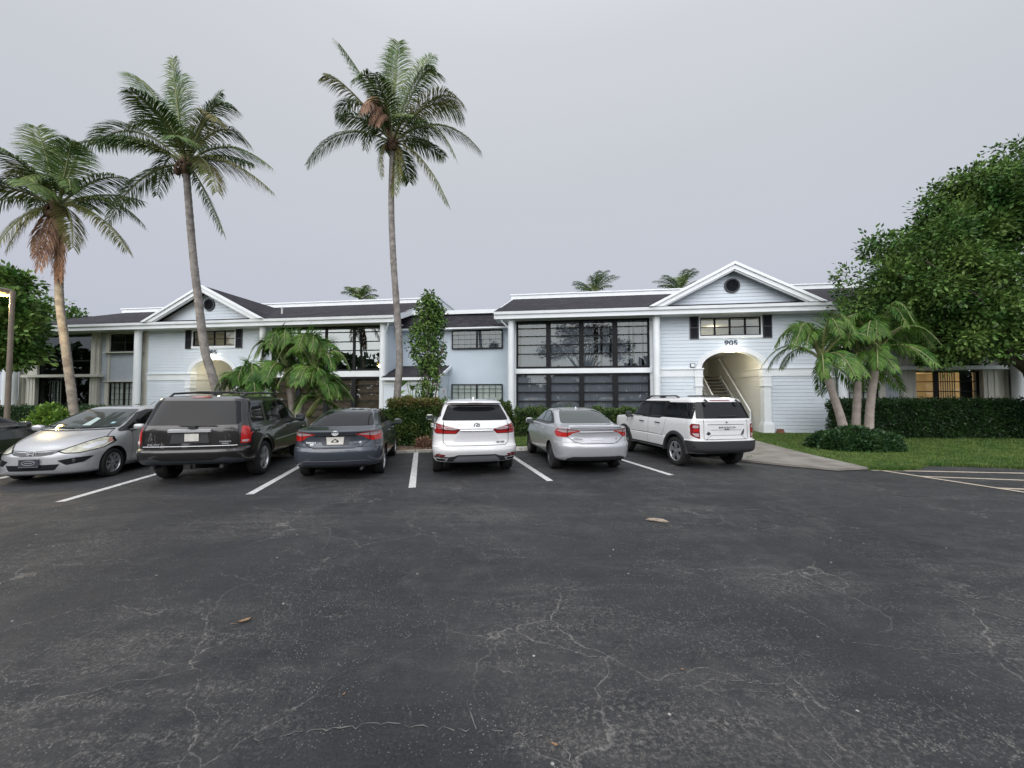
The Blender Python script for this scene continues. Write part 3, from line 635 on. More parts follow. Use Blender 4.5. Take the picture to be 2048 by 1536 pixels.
# staircases inside the arches
def stairs(ax, label, group='straight stairs inside the archways'):
    t = thing('staircase', label, 'stairs', BW(ax, 0), -TH, group)
    n_ = 16; y0, y1, z1 = .9, 4.7, 2.95; xl, xr = -.2, 1.18
    for i in range(n_):
        yy = y0+(y1-y0)*i/n_; zz = z1*(i+1)/n_
        mb = MB(); mb.box(xl+.04, xr-.04, yy, yy+.30, zz-.05, zz); mb.build('tread', M['concrete'], t)
    mb = MB()
    for xx in (xl, xr): mb.prism([(y0-.15, 0), (y0+.1, 0), (y1, z1-.25), (y1, z1+.02), (y1-.1, z1+.05), (y0-.1, .22)], xx-.025, xx+.025, 'x')
    mb.build('stringer', M['white'], t)
    mb = MB(); mb.box(-1.2, xr+.1, y1, 6.9, z1-.2, z1); mb.build('landing', M['concrete'], t)
    for xx, nm in ((xl, 'left'), (xr, 'right')):
        mb = MB(); k = z1/(y1-y0)
        mb.prism([(y0, .95), (y0, 1.03), (y1, z1+1.03), (y1, z1+.95)], xx-.035, xx+.035, 'x')
        if nm == 'left':
            for j in range(24):
                yy = y0+.1+(y1-y0-.15)*j/23; zz = (yy-y0)*k; mb.box(xx-.012, xx+.012, yy, yy+.025, zz+.1, zz+.97)
        else: mb.box(xx-.03, xx+.03, y0, y0+.06, 0, .97)
        mb.build('handrail', M['white'], t)
    return t
stairs(AC, 'open staircase with white rails rising inside the right arch behind the white off-road wagon')
stairs(-12.1-AC-.1, 'open staircase rising inside the left arch behind the leaning palm trunk')
LM = emit('lamp_glow', (1, .93, .78), 28)
def wall_lamp(s, d, z, label, pw, group='lamps over the archways'):
    t = thing('wall_lamp', label, 'lamp', BW(s, d, z), -TH, group)
    mb = MB(); mb.lathe([(0, .07), (.09, .07), (.11, .04), (.11, .0), (0, .0)], 16); mb.box(-.05, .05, .05, .2, .02, .06); mb.build('bracket', M['white'], t, ang=40)
    mb = MB(); mb.lathe([(.13, .0), (.145, -.06), (.11, -.15), (.05, -.19), (0, -.195)], 16); mb.build('globe', LM, t, smooth=True)
    l_ = bpy.data.lights.new('entrance_light', 'POINT'); l_.energy = pw; l_.color = (1, .88, .60); l_.shadow_soft_size = .1
    o = bpy.data.objects.new('entrance_light', l_); C.objects.link(o); o.location = (0, .62, -.30); o.parent = t
wall_lamp(AC+.03, -.2, 4.07, 'round glowing lamp at the top of the right arch under the number 905', 60)
wall_lamp(-12.1-AC-.0, -.2, 4.10, 'round glowing lamp at the top of the left arch behind the leaning palm trunk', 50)
def plight(s, d, z, pw, col=(1, .85, .6), r=.12):
    l_ = bpy.data.lights.new('room_light', 'POINT'); l_.energy = pw; l_.color = col; l_.shadow_soft_size = r
    o = bpy.data.objects.new('room_light', l_); C.objects.link(o); o.location = BW(s, d, z)
plight(AC, 2.4, 5.3, 16); plight(-12.1-AC, 2.4, 5.3, 10); plight(16.2, 1.2, 2.3, 32, (1, .6, .25)); plight(AC-.6, 4.0, 3.8, 8); plight(-12.1-AC+.6, 4.0, 3.8, 14)
plight(-40.6+12.1, .8, 3.75, .8)
# bricks at the foot of the right pilaster
tag(MB().box(-.13, .13, -.1, .1, 0, .09).box(-.1, .12, -.08, .1, .09, .17).build('brick_stack', mat('brick', (.2, .09, .06), .9, vary=.3)), 'two loose bricks on the ground beside the right arch pilaster', 'bricks').location = BW(9.75, -.25, .06)
# ------------------------------------------------------------------ vehicles
def paint(name, col, rough=.3, metal=0, flake=0):
    return mat(name, col, rough, metal=metal, coat=1, vary=.03, vscale=30)
M['p_white'] = paint('white_car_paint', (.70, .70, .71), .35)
M['p_silver'] = paint('silver_car_paint', (.47, .48, .51), .32, .35)
M['p_silver2'] = paint('silver_hatch_paint', (.44, .45, .47), .32, .35)
M['p_grey'] = paint('dark_metallic_paint', (.017, .0155, .0155), .3, .2)
M['p_blue'] = paint('slate_blue_paint', (.055, .066, .085), .3, .35)
M['p_black'] = paint('black_car_paint', (.012, .014, .015), .25)
M['cglass'] = mat('car_glass', (.006, .007, .009), .05, spec=.30)
M['cglass_lt'] = mat('car_glass_light', (.045, .055, .054), .05, spec=.6, coat=.3)
M['rubber'] = mat('rubber', (.014, .014, .015), .85, bump=.1)
M['plastic'] = mat('black_plastic', (.028, .029, .032), .55)
M['plastic_b'] = mat('bluish_plastic', (.05, .055, .065), .5)
M['chrome'] = mat('chrome', (.78, .79, .81), .25, metal=.55)
M['alloy'] = mat('alloy', (.50, .51, .53), .3, metal=.7)
M['alloy_dk'] = mat('dark_alloy', (.07, .07, .075), .35, metal=.5)
M['red'] = mat('tail_lens_red', (.42, .012, .012), .12, coat=1)
M['red_dk'] = mat('tail_lens_dark_red', (.20, .01, .015), .12, coat=1)
M['red_lit'] = mat('tail_lens_bright_red', (.46, .012, .010), .15, coat=1)
M['lens'] = mat('lens_clear', (.46, .36, .37), .12, coat=1)
M['lens_y'] = mat('lens_hazed', (.52, .51, .42), .2, coat=1, vary=.25, vscale=9)
M['gap'] = mat('panel_gap', (.012, .012, .013), .9, spec=.1)
M['mesh'] = mat('grille', (.055, .058, .066), .4, metal=.3, vary=.3, vscale=60)
M['plate'] = mat('number_plate', (.62, .60, .55), .5, vary=.06, vscale=14)
M['badge_dk'] = mat('dark_badge', (.09, .10, .12), .3, metal=.6)
def pchip(keys, sub):
    n = len(keys); D = len(keys[0]); outp = []
    def slope(i, d):
        if i == 0 or i == n-1 or keys[i][-1]: return None
        a = keys[i][d]-keys[i-1][d]; b = keys[i+1][d]-keys[i][d]
        return 0 if a*b <= 0 else 2*a*b/(a+b)
    for i in range(n-1):
        for k in range(sub):
            t = k/sub; row = []
            for d in range(D-1):
                p0, p1 = keys[i][d], keys[i+1][d]; dl = p1-p0
                m0, m1 = slope(i, d), slope(i+1, d); m0 = dl if m0 is None else m0; m1 = dl if m1 is None else m1
                row.append((2*t**3-3*t*t+1)*p0+(t**3-2*t*t+t)*m0+(-2*t**3+3*t*t)*p1+(t**3-t*t)*m1)
            outp.append(row)
    outp.append(list(keys[-1][:-1])); return outp
def outline(yr, yf, wd, cr, nr, cf, nf):
    def corner(c, n, k):
        P = []
        for i in range(121):
            t = PI/2*i/120; P.append((wd*max(0, math.sin(t))**(2/n), c*(1-max(0, math.cos(t))**(2/n))))
        acc = [0]
        for a, b in zip(P[:-1], P[1:]): acc.append(acc[-1]+math.hypot(b[0]-a[0], b[1]-a[1]))
        o = []; j = 0
        for q in range(k):
            s_ = acc[-1]*q/(k-1)
            while j < 119 and acc[j+1] < s_: j += 1
            f = (s_-acc[j])/max(1e-9, acc[j+1]-acc[j]); o.append((P[j][0]+(P[j+1][0]-P[j][0])*f, P[j][1]+(P[j+1][1]-P[j][1])*f))
        return o
    Lh = (yf-yr)*.49; cr = min(cr, Lh); cf = min(cf, Lh)
    a = [(x, yr+y) for x, y in corner(cr, nr, 22)]; b = [(x, yf-y) for x, y in corner(cf, nf, 22)][::-1]
    mid = [(wd, a[-1][1]+(b[0][1]-a[-1][1])*k/17) for k in range(1, 17)]
    return a+mid+b
def bodymesh(keys, m, sub=5):
    lv = pchip(keys, sub); mb = MB(); rings = []
    for z, yr, yf, wd, cr, nr, cf, nf in lv:
        h = outline(yr, yf, wd, cr, nr, cf, nf); ring = h + [(-x, y) for x, y in h[-2:0:-1]]
        rings.append([(x, y, z) for x, y in ring])
    n = len(rings[0]); vs = [p for r_ in rings for p in r_]; fs = []
    for i in range(len(rings)-1):
        for k in range(n): fs.append((i*n+k, i*n+(k+1)%n, (i+1)*n+(k+1)%n, (i+1)*n+k))
    mb.add(vs, fs)
    for i, up in ((0, 0), (len(rings)-1, 1)):      # caps
        r_ = rings[i]; c = (0, sum(p[1] for p in r_)/n, r_[0][2]+(.004 if up else 0)); o = len(mb.v); mb.v.append(c)
        for k in range(n): mb.f.append([i*n+k, i*n+(k+1)%n, o]); mb.m.append(0)
    return mb
class Car:
    def __init__(s, name, label, loc, rz, keys, axles, wr, ww, track, pm, rimf, archr=None, group=None, scale=.977, sub=5, cat='car', flare=None):
        s.root = thing(name, label, cat, loc, rz, group, scale); s.pm = pm
        b = bodymesh(keys, pm, sub).build('body', [pm, M['gap']], None, smooth=True)
        archr = archr or wr+.05
        cm = MB()
        for ya in axles:
            for e in (-1, 1):
                cm = MB(); x_in, x_out = track-ww-.1, track+.6
                cm.lathe([(0, e*x_in), (archr, e*x_in), (archr, e*x_out), (0, e*x_out)], 40, axis='x', c=(0, ya, wr), m=1)
                co = cm.build('cut', [pm, M['gap']]); md = b.modifiers.new('b', 'BOOLEAN'); md.operation = 'DIFFERENCE'; md.solver = 'EXACT'; md.object = co
                dg = bpy.context.evaluated_depsgraph_get(); me = bpy.data.meshes.new_from_object(b.evaluated_get(dg)); b.modifiers.clear(); b.data = me
                C.objects.unlink(co); bpy.data.objects.remove(co)
        me = b.data; me.name = 'body'
        if len(me.materials) < 2: me.materials.append(M['gap'])
        me.polygons.foreach_set('use_smooth', [True]*len(me.polygons)); me.set_sharp_from_angle(angle=R(34))
        s.bvh = BVHTree.FromPolygons([v.co[:] for v in me.vertices], [p.vertices[:] for p in me.polygons])
        b.parent = s.root; s.body = b
        for ya in axles:
            for e in (-1, 1):
                mb = MB(); x1 = e*track; x0 = e*(track-ww); rr = wr
                mb.lathe([(rr*.60, x0), (rr*.93, x0), (rr*.99, x0+e*.03), (rr, x0+e*.06), (rr, x1-e*.05), (rr*.985, x1-e*.02), (rr*.93, x1), (rr*.70, x1-e*.004), (rr*.68, x1-e*.012), (rr*.66, x1-e*.06)], 40, axis='x', c=(0, ya, wr))
                o = mb.build('wheel', M['rubber'], s.root, ang=50); rimf(o, e, x1, ya, wr)
    def hit(s, p, axis, sg):
        d = {'x': Vector((-sg, 0, 0)), 'y': Vector((0, -sg, 0)), 'z': Vector((0, 0, -1))}[axis]
        if axis == 'x': o = Vector((sg*4, p[0], p[1]))
        elif axis == 'y': o = Vector((p[0], (12 if sg > 0 else -6), p[1]))
        else: o = Vector((p[0], p[1], 5))
        h = s.bvh.ray_cast(o, d)
        if h[0] is None:
            q = Vector((p[0] if axis != 'x' else sg*.8, p[1] if axis == 'z' else (p[0] if axis == 'x' else 0), p[1] if axis != 'z' else 1.4))
            f = s.bvh.find_nearest(q); return f[0], f[1]
        n = h[1]
        if n.dot(d) > 0: n = -n
        return h[0], n
    def drape(s, polys, axis, sg, m, name, parent=None, step=.035, off=.004, rnd_=0, mirror=False):
        """lay thin panels of the given outline on the body; outline in (x,z), (y,z) or (x,y)"""
        mb = MB()
        if not isinstance(polys[0][0], (tuple, list)): polys = [polys]
        if mirror: polys = polys + [[(-x, z) for x, z in p] for p in polys]
        for poly in polys:
            P = []
            if rnd_:
                n = len(poly)
                for i in range(n):
                    a, b, c = Vector(poly[i-1]), Vector(poly[i]), Vector(poly[(i+1) % n])
                    r1 = min(rnd_, (a-b).length*.4, (c-b).length*.4); p0 = b+(a-b).normalized()*r1; p2 = b+(c-b).normalized()*r1
                    for k in range(5): t = k/4; P.append(p0*(1-t)**2+b*2*t*(1-t)+p2*t*t)
            else: P = [Vector(q) for q in poly]
            B_ = []
            for a, b in zip(P, P[1:]+P[:1]):
                k = max(1, int((b-a).length/step))
                if (b-a).length < 1e-5: continue
                for i in range(k): B_.append(a+(b-a)*i/k)
            nb = len(B_); xs = [p.x for p in B_]; ys = [p.y for p in B_]
            pts = list(B_); x = min(xs)+step*.5
            def inside(px, py):
                c_ = False; j = nb-1
                for i in range(nb):
                    if (B_[i].y > py) != (B_[j].y > py) and px < (B_[j].x-B_[i].x)*(py-B_[i].y)/(B_[j].y-B_[i].y)+B_[i].x: c_ = not c_
                    j = i
                return c_
            while x < max(xs):
                y = min(ys)+step*.5
                while y < max(ys):
                    if inside(x, y) and min((Vector((x, y))-q).length for q in B_) > step*.35: pts.append(Vector((x, y)))
                    y += step
                x += step
            vs, _, fs, *_r = geometry.delaunay_2d_cdt(pts, [(i, (i+1) % nb) for i in range(nb)], [], 1, 1e-6)
            V3 = []
            for v in vs:
                h, n = s.hit(v, axis, sg); V3.append(h+n*off)
            mb.add(V3, [list(f) for f in fs])
        o = mb.build(name, m, parent or s.root, smooth=True, fix=False)
        return o
    def line(s, pts, axis, sg, name='panel_gap', wd=.007, m=None, off=.003, mirror=False, parent=None):
        mb = MB()
        for mrr in ((1, -1) if mirror else (1,)):
            P = []
            for a, b in zip(pts[:-1], pts[1:]):
                a = Vector(a); b = Vector(b); k = max(1, int((b-a).length/.04))
                P += [a+(b-a)*i/k for i in range(k)]
            P.append(Vector(pts[-1])); vs = []
            for i, p in enumerate(P):
                d = (P[min(i+1, len(P)-1)]-P[max(i-1, 0)]).normalized(); nn = Vector((-d.y, d.x))*wd/2
                for q in (p-nn, p+nn):
                    q = Vector((q.x*mrr, q.y)); h, n = s.hit(q, axis, sg); vs.append(h+n*off)
            mb.add(vs, [(2*i, 2*i+1, 2*i+3, 2*i+2) for i in range(len(P)-1)])
        return mb.build(name, m or M['gap'], parent or s.root, fix=False)
    def sides(s, polys, m, name, **k):
        return [s.drape(polys, 'x', e, m, name, **k) for e in (-1, 1)]
    def strip(s, pts, axis, sg, r, name, m, out=.0, n=6, sx=1):
        mb = MB(); P = []
        for a, b in zip(pts[:-1], pts[1:]):
            a = Vector(a); b = Vector(b); k = max(1, int((b-a).length/.06)); P += [a+(b-a)*i/k for i in range(k)]
        P.append(Vector(pts[-1]))
        mb.tube([(lambda h: h[0]+h[1]*out)(s.hit(p, axis, sg)) for p in P], r, n, sx=sx)
        return mb.build(name, m, s.root, ang=50)
    def mirror_pair(s, x, y, z, m, sz=(.11, .07, .085)):
        for e in (-1, 1):
            mb = MB(); prof = []
            vs = []; fs = []; nu, nv = 12, 8
            for i in range(nv+1):
                ph = PI*i/nv
                for j in range(nu):
                    th = 2*PI*j/nu; f = lambda t: math.copysign(abs(t)**.7, t)
                    vs.append((e*(x+.10)+sz[0]*f(math.sin(ph)*math.cos(th)), y+sz[1]*f(math.cos(ph)), z+sz[2]*f(math.sin(ph)*math.sin(th))))
            for i in range(nv):
                for j in range(nu): fs.append((i*nu+j, i*nu+(j+1)%nu, (i+1)*nu+(j+1)%nu, (i+1)*nu+j))
            mb.add(vs, fs); o = mb.build('wing_mirror', m, s.root, smooth=True)
            mb = MB(); mb.tube([(e*(x-.07), y+.03, z-.07), (e*(x+.06), y+.01, z-.05)], .028, 8); mb.build('mirror_arm', M['plastic'], o)
            mb = MB(); yy = y-sz[1]-.001; mb.add([(e*(x+.01), yy, z-.05), (e*(x+.19), yy, z-.05), (e*(x+.19), yy, z+.055), (e*(x+.01), yy, z+.055)], [(0, 1, 2, 3)]); mb.build('mirror_glass', M['cglass_lt'], o)
    def handles(s, ys, z, m, wd=.10):
        for e in (-1, 1):
            for y in ys:
                h, n = s.hit((y, z), 'x', e); mb = MB(); mb.tube([(h.x, y-wd, z), (h.x+e*.03, y-wd*.7, z+.005), (h.x+e*.035, y+wd*.7, z+.01), (h.x, y+wd, z+.01)], .014, 6, sx=1.2); mb.build('door_handle', m, s.root, ang=60)
    def text(s, body, x, z, size, m, name='lettering', sg=-1, sx=1.2, off=.002, tilt=None):
        h, n = s.hit((x, z), 'y', sg); k = h + n*.012; sp = 1.45 if sx > 1.7 else 1.1
        el = math.atan2(n.z, math.hypot(n.x, n.y)); yaw = math.atan2(n.x, -n.y)
        return txt(body, size, m, s.root, k, (PI/2-el, 0, yaw), name, .003, off, sx, sp)
    def ringbadge(s, x, z, rx, rz_, m, sg=-1, t=.012, name='badge', off=.01):
        h, n = s.hit((x, z), 'y', sg); mb = MB(); P = [(h.x+rx*math.cos(2*PI*i/20), h.y+n.y*off, h.z+rz_*math.sin(2*PI*i/20)) for i in range(21)]
        mb.tube(P, t, 6, caps=False); return mb, h, n
def rim(ns, m, wd=.05, inner=.16, split=False, hubm=None, backm=None):
    def f(wheel, e, x1, ya, wr):
        R1 = wr*.68; xo = x1-e*.012
        mb = MB()
        mb.lathe([(R1, xo-e*.0), (R1*.95, xo+e*.004), (R1*.91, xo-e*.012), (R1*.90, xo-e*.05)], 40, axis='x', c=(0, ya, wr), m=0)
        mb.lathe([(R1*.92, xo-e*.055), (0, xo-e*.075)], 30, axis='x', c=(0, ya, wr), m=1)
        mb.lathe([(wr*.13, xo-e*.06), (wr*.13, xo-e*.01), (wr*.09, xo), (0, xo)], 20, axis='x', c=(0, ya, wr), m=0)
        for k in range(ns):
            t0 = 2*PI*(k+.25)/ns
            for dt in ((-.13, .13) if split else (0,)):
                for (ra, rb) in ((wr*.08, R1*.94),):
                    c0, s0 = math.cos(t0+dt*.3), math.sin(t0+dt*.3); c1, s1 = math.cos(t0+dt), math.sin(t0+dt)
                    w0 = wd*.75 if split else wd; w1 = wd*.5 if split else wd*.75
                    p = [(-s0*w0/2+c0*ra, c0*w0/2+s0*ra), (s0*w0/2+c0*ra, -c0*w0/2+s0*ra), (s1*w1/2+c1*rb, -c1*w1/2+s1*rb), (-s1*w1/2+c1*rb, c1*w1/2+s1*rb)]
                    mb.prism([(ya+a, wr+b) for a, b in p], xo-e*.045, xo-e*.006, 'x', 0)
        mb.build('rim', [m, backm or M['gap']], wheel, ang=35)
    return f
S_ = 1; _ = 0
# keys: z, y_rear, y_front, half width, rear corner, rear exponent, front corner, front exponent, sharp
def sedan(name, label, loc, rz, pm, rimf, dark=False, lip=False, dec=True, group=None, lens2=None):
    K_ = [(.27, .30, 4.50, .76, .5, 3, .8, 2.6, S_), (.31, .10, 4.58, .83, .6, 3, .9, 2.5, _), (.42, .03, 4.64, .870, .65, 3, 1.0, 2.4, _), (.60, .0, 4.65, .885, .65, 2.9, 1.0, 2.4, _), (.70, .03, 4.60, .886, .65, 2.9, 1.0, 2.4, S_),
          (.715, .075, 4.56, .886, .66, 2.9, 1.0, 2.4, S_), (.85, .10, 4.42, .878, .66, 2.9, 1.0, 2.4, _), (.97, .085, 4.05, .862, .66, 2.9, 1.0, 2.4, _), (1.02, .05, 3.80, .845, .64, 3, 1.0, 2.6, S_), (1.045, .10, 3.62, .82, .6, 3.2, .9, 2.8, _),
          (1.07, .40, 3.50, .775, .6, 3.4, .8, 3, _), (1.09, .64, 3.42, .745, .5, 3.6, .6, 3.2, S_), (1.25, 1.02, 3.05, .665, .5, 3.6, .6, 3.2, _), (1.37, 1.36, 2.74, .60, .5, 3.4, .6, 3.2, _), (1.425, 1.66, 2.50, .52, .5, 3, .5, 3, _), (1.448, 2.0, 2.3, .34, .4, 2.6, .4, 2.6, _), (1.453, 2.1, 2.2, .1, .1, 2.2, .1, 2.2, S_)]
    c = Car(name, label, loc, rz, K_, (1.0, 3.70), .315, .205, .86, pm, rimf, .375, group)
    # glass
    c.drape([(-.645, 1.105), (.645, 1.105), (.60, 1.22), (.50, 1.385), (-.50, 1.385), (-.60, 1.22)], 'y', -1, M['cglass'] if not lip else M['cglass_lt'], 'rear_window', rnd_=.05)
    c.drape([(-.66, 1.10), (.66, 1.10), (.52, 1.385), (-.52, 1.385)], 'y', 1, M['cglass_lt'], 'windscreen', rnd_=.05)
    for e in (-1, 1):
        t = c.drape([(1.02, 1.10), (1.5, 1.30), (1.85, 1.378), (2.35, 1.378), (2.75, 1.30), (3.28, 1.085), (3.28, 1.06), (1.2, 1.07)], 'x', e, M['plastic'], 'window_surround', rnd_=.05)
        c.drape([[(1.34, 1.115), (1.62, 1.29), (1.66, 1.10)], [(1.70, 1.10), (1.70, 1.31), (1.88, 1.36), (2.18, 1.36), (2.18, 1.09)], [(2.26, 1.09), (2.26, 1.36), (2.42, 1.345), (2.75, 1.255), (3.13, 1.085)]], 'x', e, M['cglass_lt'] if lip else M['cglass'], 'side_window', parent=t, off=.007, rnd_=.02)
        c.line([(2.22, 1.06), (2.24, .7), (2.22, .30)], 'x', e); c.line([(3.22, 1.0), (3.26, .6), (3.22, .3)], 'x', e); c.line([(1.32, 1.05), (1.38, .85), (1.5, .62), (1.5, .32)], 'x', e)
        c.line([(1.38, .33), (3.3, .33)], 'x', e, 'sill_trim', .05, M['plastic'])
        c.line([(1.3, 1.055), (3.2, 1.045)], 'x', e, 'belt_trim', .016, M['plastic'])
    c.handles((1.62, 2.52), .93, pm)
    c.mirror_pair(.87, 3.03, 1.05, pm)
    # tail lamps: red lens with clear upper wedge
    for e in (1, -1):
        f = lambda pts: [(e*x, z) for x, z in pts]
        o = c.drape(f([(.37, .965), (.56, 1.005), (.76, 1.035), (.82, 1.025), (.862, .93), (.845, .83), (.66, .83), (.54, .92)]), 'y', -1, M['red_lit'], 'taillight', rnd_=.02)
        c.drape(f([(.44, .968), (.60, 1.0), (.78, 1.018), (.835, .965), (.72, .93), (.56, .945)]), 'y', -1, M['lens'], 'clear_lens', parent=o, off=.009, rnd_=.02)
        c.line(f([(.645, 1.03), (.655, .83)]), 'y', -1, 'lamp_gap', .012, parent=o, off=.012)
    # plate recess, plate, badges, lid gap
    rc = c.drape([(-.33, .93), (.33, .93), (.235, .745), (-.235, .745)], 'y', -1, M['plastic_b'] if not lip else M['p_silver'], 'plate_recess', rnd_=.02)
    c.strip([(-.40, .945), (.40, .945)], 'y', -1, .013, 'lid_garnish', pm if lip else M['black'], .008)
    pl = c.drape([(-.17, .915), (.17, .915), (.155, .76), (-.155, .76)], 'y', -1, M['plate'] if not lip else M['p_silver'], 'number_plate', off=.015)
    c.line([(-.66, .84), (-.5, .72), (-.38, .69), (.38, .69), (.5, .72), (.66, .84)], 'y', -1, 'lid_gap', .012)
    c.line([(-.66, 1.03), (-.70, 1.05)], 'y', -1)
    bm_ = M['chrome'] if not lip else M['alloy']
    mb, h, n = c.ringbadge(0, .99, .062, .042, bm_, t=.007)
    if not lip:
        P = lambda rx, rz_, dz: [(h.x+rx*math.cos(2*PI*i/16), h.y+n.y*.012, h.z+dz+rz_*math.sin(2*PI*i/16)) for i in range(17)]
        mb.tube(P(.022, .042, 0), .006, 6, caps=False); mb.tube(P(.045, .015, .018), .006, 6, caps=False)
        mb.lathe([(0, -.004), (.055, -.002)], 16, axis='y', c=(h.x, h.y-.004, h.z)); mb.build('emblem', bm_, c.root, smooth=True)
        c.text('COROLLA', -.46, .80, .038, bm_, sx=1.1); c.text('ECO', -.44, .762, .026, bm_); c.text('LE', .47, .80, .038, bm_)
        mb = MB(); hh, n_ = c.hit((0, .84), 'y', -1)
        mb.add([(-.075, hh.y-.02, .83), (0, hh.y-.02, .88), (.07, hh.y-.02, .84), (.06, hh.y-.02, .79), (-.02, hh.y-.02, .775), (-.08, hh.y-.02, .80)], [(0, 1, 2, 3, 4, 5)]); mb.build('plate_print', M['black'], pl)
        mb = MB(); mb.add([(-.05, hh.y-.022, .83), (0, hh.y-.022, .855), (.04, hh.y-.022, .835), (-.01, hh.y-.022, .81)], [(0, 1, 2, 3)]); mb.build('plate_print', M['plate'], pl)
    else:
        c.text('COROLLA', -.44, .79, .035, M['badge_dk'], off=0); c.text('S', .46, .79, .045, M['red_dk'])
        c.strip([(-.60, 1.055), (-.3, 1.06), (.3, 1.06), (.60, 1.055)], 'y', -1, .02, 'lip_spoiler', pm, .012, sx=1.2)
        c.strip([(-.60, 1.034), (.60, 1.034)], 'y', -1, .009, 'spoiler_gap', M['gap'], .004)
    # bumper lower
    if lip: c.drape([(-.55, .405), (.55, .405), (.68, .36), (.68, .30), (-.68, .30), (-.68, .36)], 'y', -1, M['plastic'], 'bumper_valance', rnd_=.02)
    else:
        c.strip([(-.68, .40), (-.6, .43), (.6, .43), (.68, .40)], 'y', -1, .008, 'bumper_crease', M['plastic_b'], .002); c.drape([(-.6, .355), (.6, .355), (.66, .29), (-.66, .29)], 'y', -1, M['plastic'], 'bumper_valance')
    mb = MB(); mb.tube([(.52, .04, .27), (.52, .5, .27)], .03, 10); mb.build('exhaust_tip', M['alloy_dk'], c.root)
    mb = MB(); mb.box(-.5, .5, .6, 4.2, .17, .29); mb.build('underbody', M['gap'], c.root)
    for e in (1, -1): # headlights
        c.drape([(e*.45, .74), (e*.62, .72), (e*.85, .80), (e*.86, .86), (e*.70, .83)], 'y', 1, M['lens'], 'headlight', rnd_=.02)
    c.drape([(-.5, .30), (.5, .30), (.42, .56), (-.42, .56)], 'y', 1, M['plastic'], 'grille', rnd_=.03)
    mb = MB(); mb.prism([(1.62, 1.425), (1.80, 1.43), (1.64, 1.475)], -.015, .015, 'x'); mb.build('antenna_fin', pm, c.root)
    for xx in (-.42, .42): c.line([(xx, 1.5), (xx*1.02, 2.6)], 'z', 1, 'roof_channel', .014)
    return c
rA = rim(7, M['alloy'], .05, split=True); rDk = rim(8, M['alloy_dk'], .05, split=True)
def HX(x, y, a): return ((x, y, 0), R(a))
l, r_ = HX(-3.50, 7.66, 11.5)
sedan('parked_sedan', 'slate blue sedan with chrome emblem parked between the dark family wagon and the white crossover', l, r_, M['p_blue'], rA)
l, r_ = HX(1.88, 8.45, 8.5)
sedan('parked_sedan', 'silver sedan with small boot spoiler parked left of the white off-road wagon', l, r_, M['p_silver'], rDk, lip=True)
l, r_ = HX(-12.15, 6.4, 13)
sedan('parked_sedan', 'black sedan cut off by the left edge, beyond the silver hatchback', l, r_, M['p_black'], rA)
# ---- white crossover (second from right pair, seen squarely from behind)
l, r_ = HX(-.72, 8.12, 12)
K_ = [(.29, .30, 4.7, .82, .5, 3, .8, 2.6, S_), (.34, .12, 4.80, .89, .55, 3, .9, 2.5, _), (.45, .05, 4.86, .925, .6, 3, .95, 2.4, _), (.58, .0, 4.88, .945, .6, 2.9, .95, 2.4, _), (.655, .02, 4.86, .947, .6, 2.9, .95, 2.4, S_), (.68, .07, 4.84, .945, .6, 2.9, .95, 2.4, _),
      (.80, .13, 4.75, .935, .6, 2.9, .95, 2.4, _), (.96, .12, 4.55, .925, .6, 2.9, .95, 2.5, _), (1.05, .09, 4.15, .91, .6, 3, .95, 2.6, S_), (1.13, .13, 3.80, .885, .55, 3, .95, 2.8, _), (1.19, .21, 3.60, .845, .5, 3, .8, 3, S_), (1.35, .36, 3.22, .775, .45, 3, .6, 3, _), (1.50, .52, 2.85, .705, .42, 3, .6, 3, _), (1.565, .54, 2.62, .665, .4, 3, .6, 3, S_),
      (1.60, .44, 2.5, .64, .4, 3, .5, 3, _), (1.635, .50, 2.35, .60, .4, 3, .5, 3, _), (1.665, .8, 2.15, .50, .4, 3, .5, 3, _), (1.682, 1.2, 1.9, .32, .3, 2.6, .3, 2.6, _), (1.688, 1.5, 1.6, .1, .05, 2.2, .05, 2.2, S_)]
c = Car('parked_crossover', 'white crossover with dark rear window and slim red tail lamps parked in the middle bay', l, r_, K_, (1.04, 3.83), .365, .23, .925, M['p_white'], rim(5, M['alloy'], .06, split=True), .43)
c.drape([(-.74, 1.215), (.74, 1.215), (.70, 1.32), (.60, 1.555), (-.60, 1.555), (-.70, 1.32)], 'y', -1, M['cglass'], 'rear_window', rnd_=.05)
c.drape([(-.7, 1.24), (.7, 1.24), (.58, 1.55), (-.58, 1.55)], 'y', 1, M['cglass'], 'windscreen', rnd_=.05)
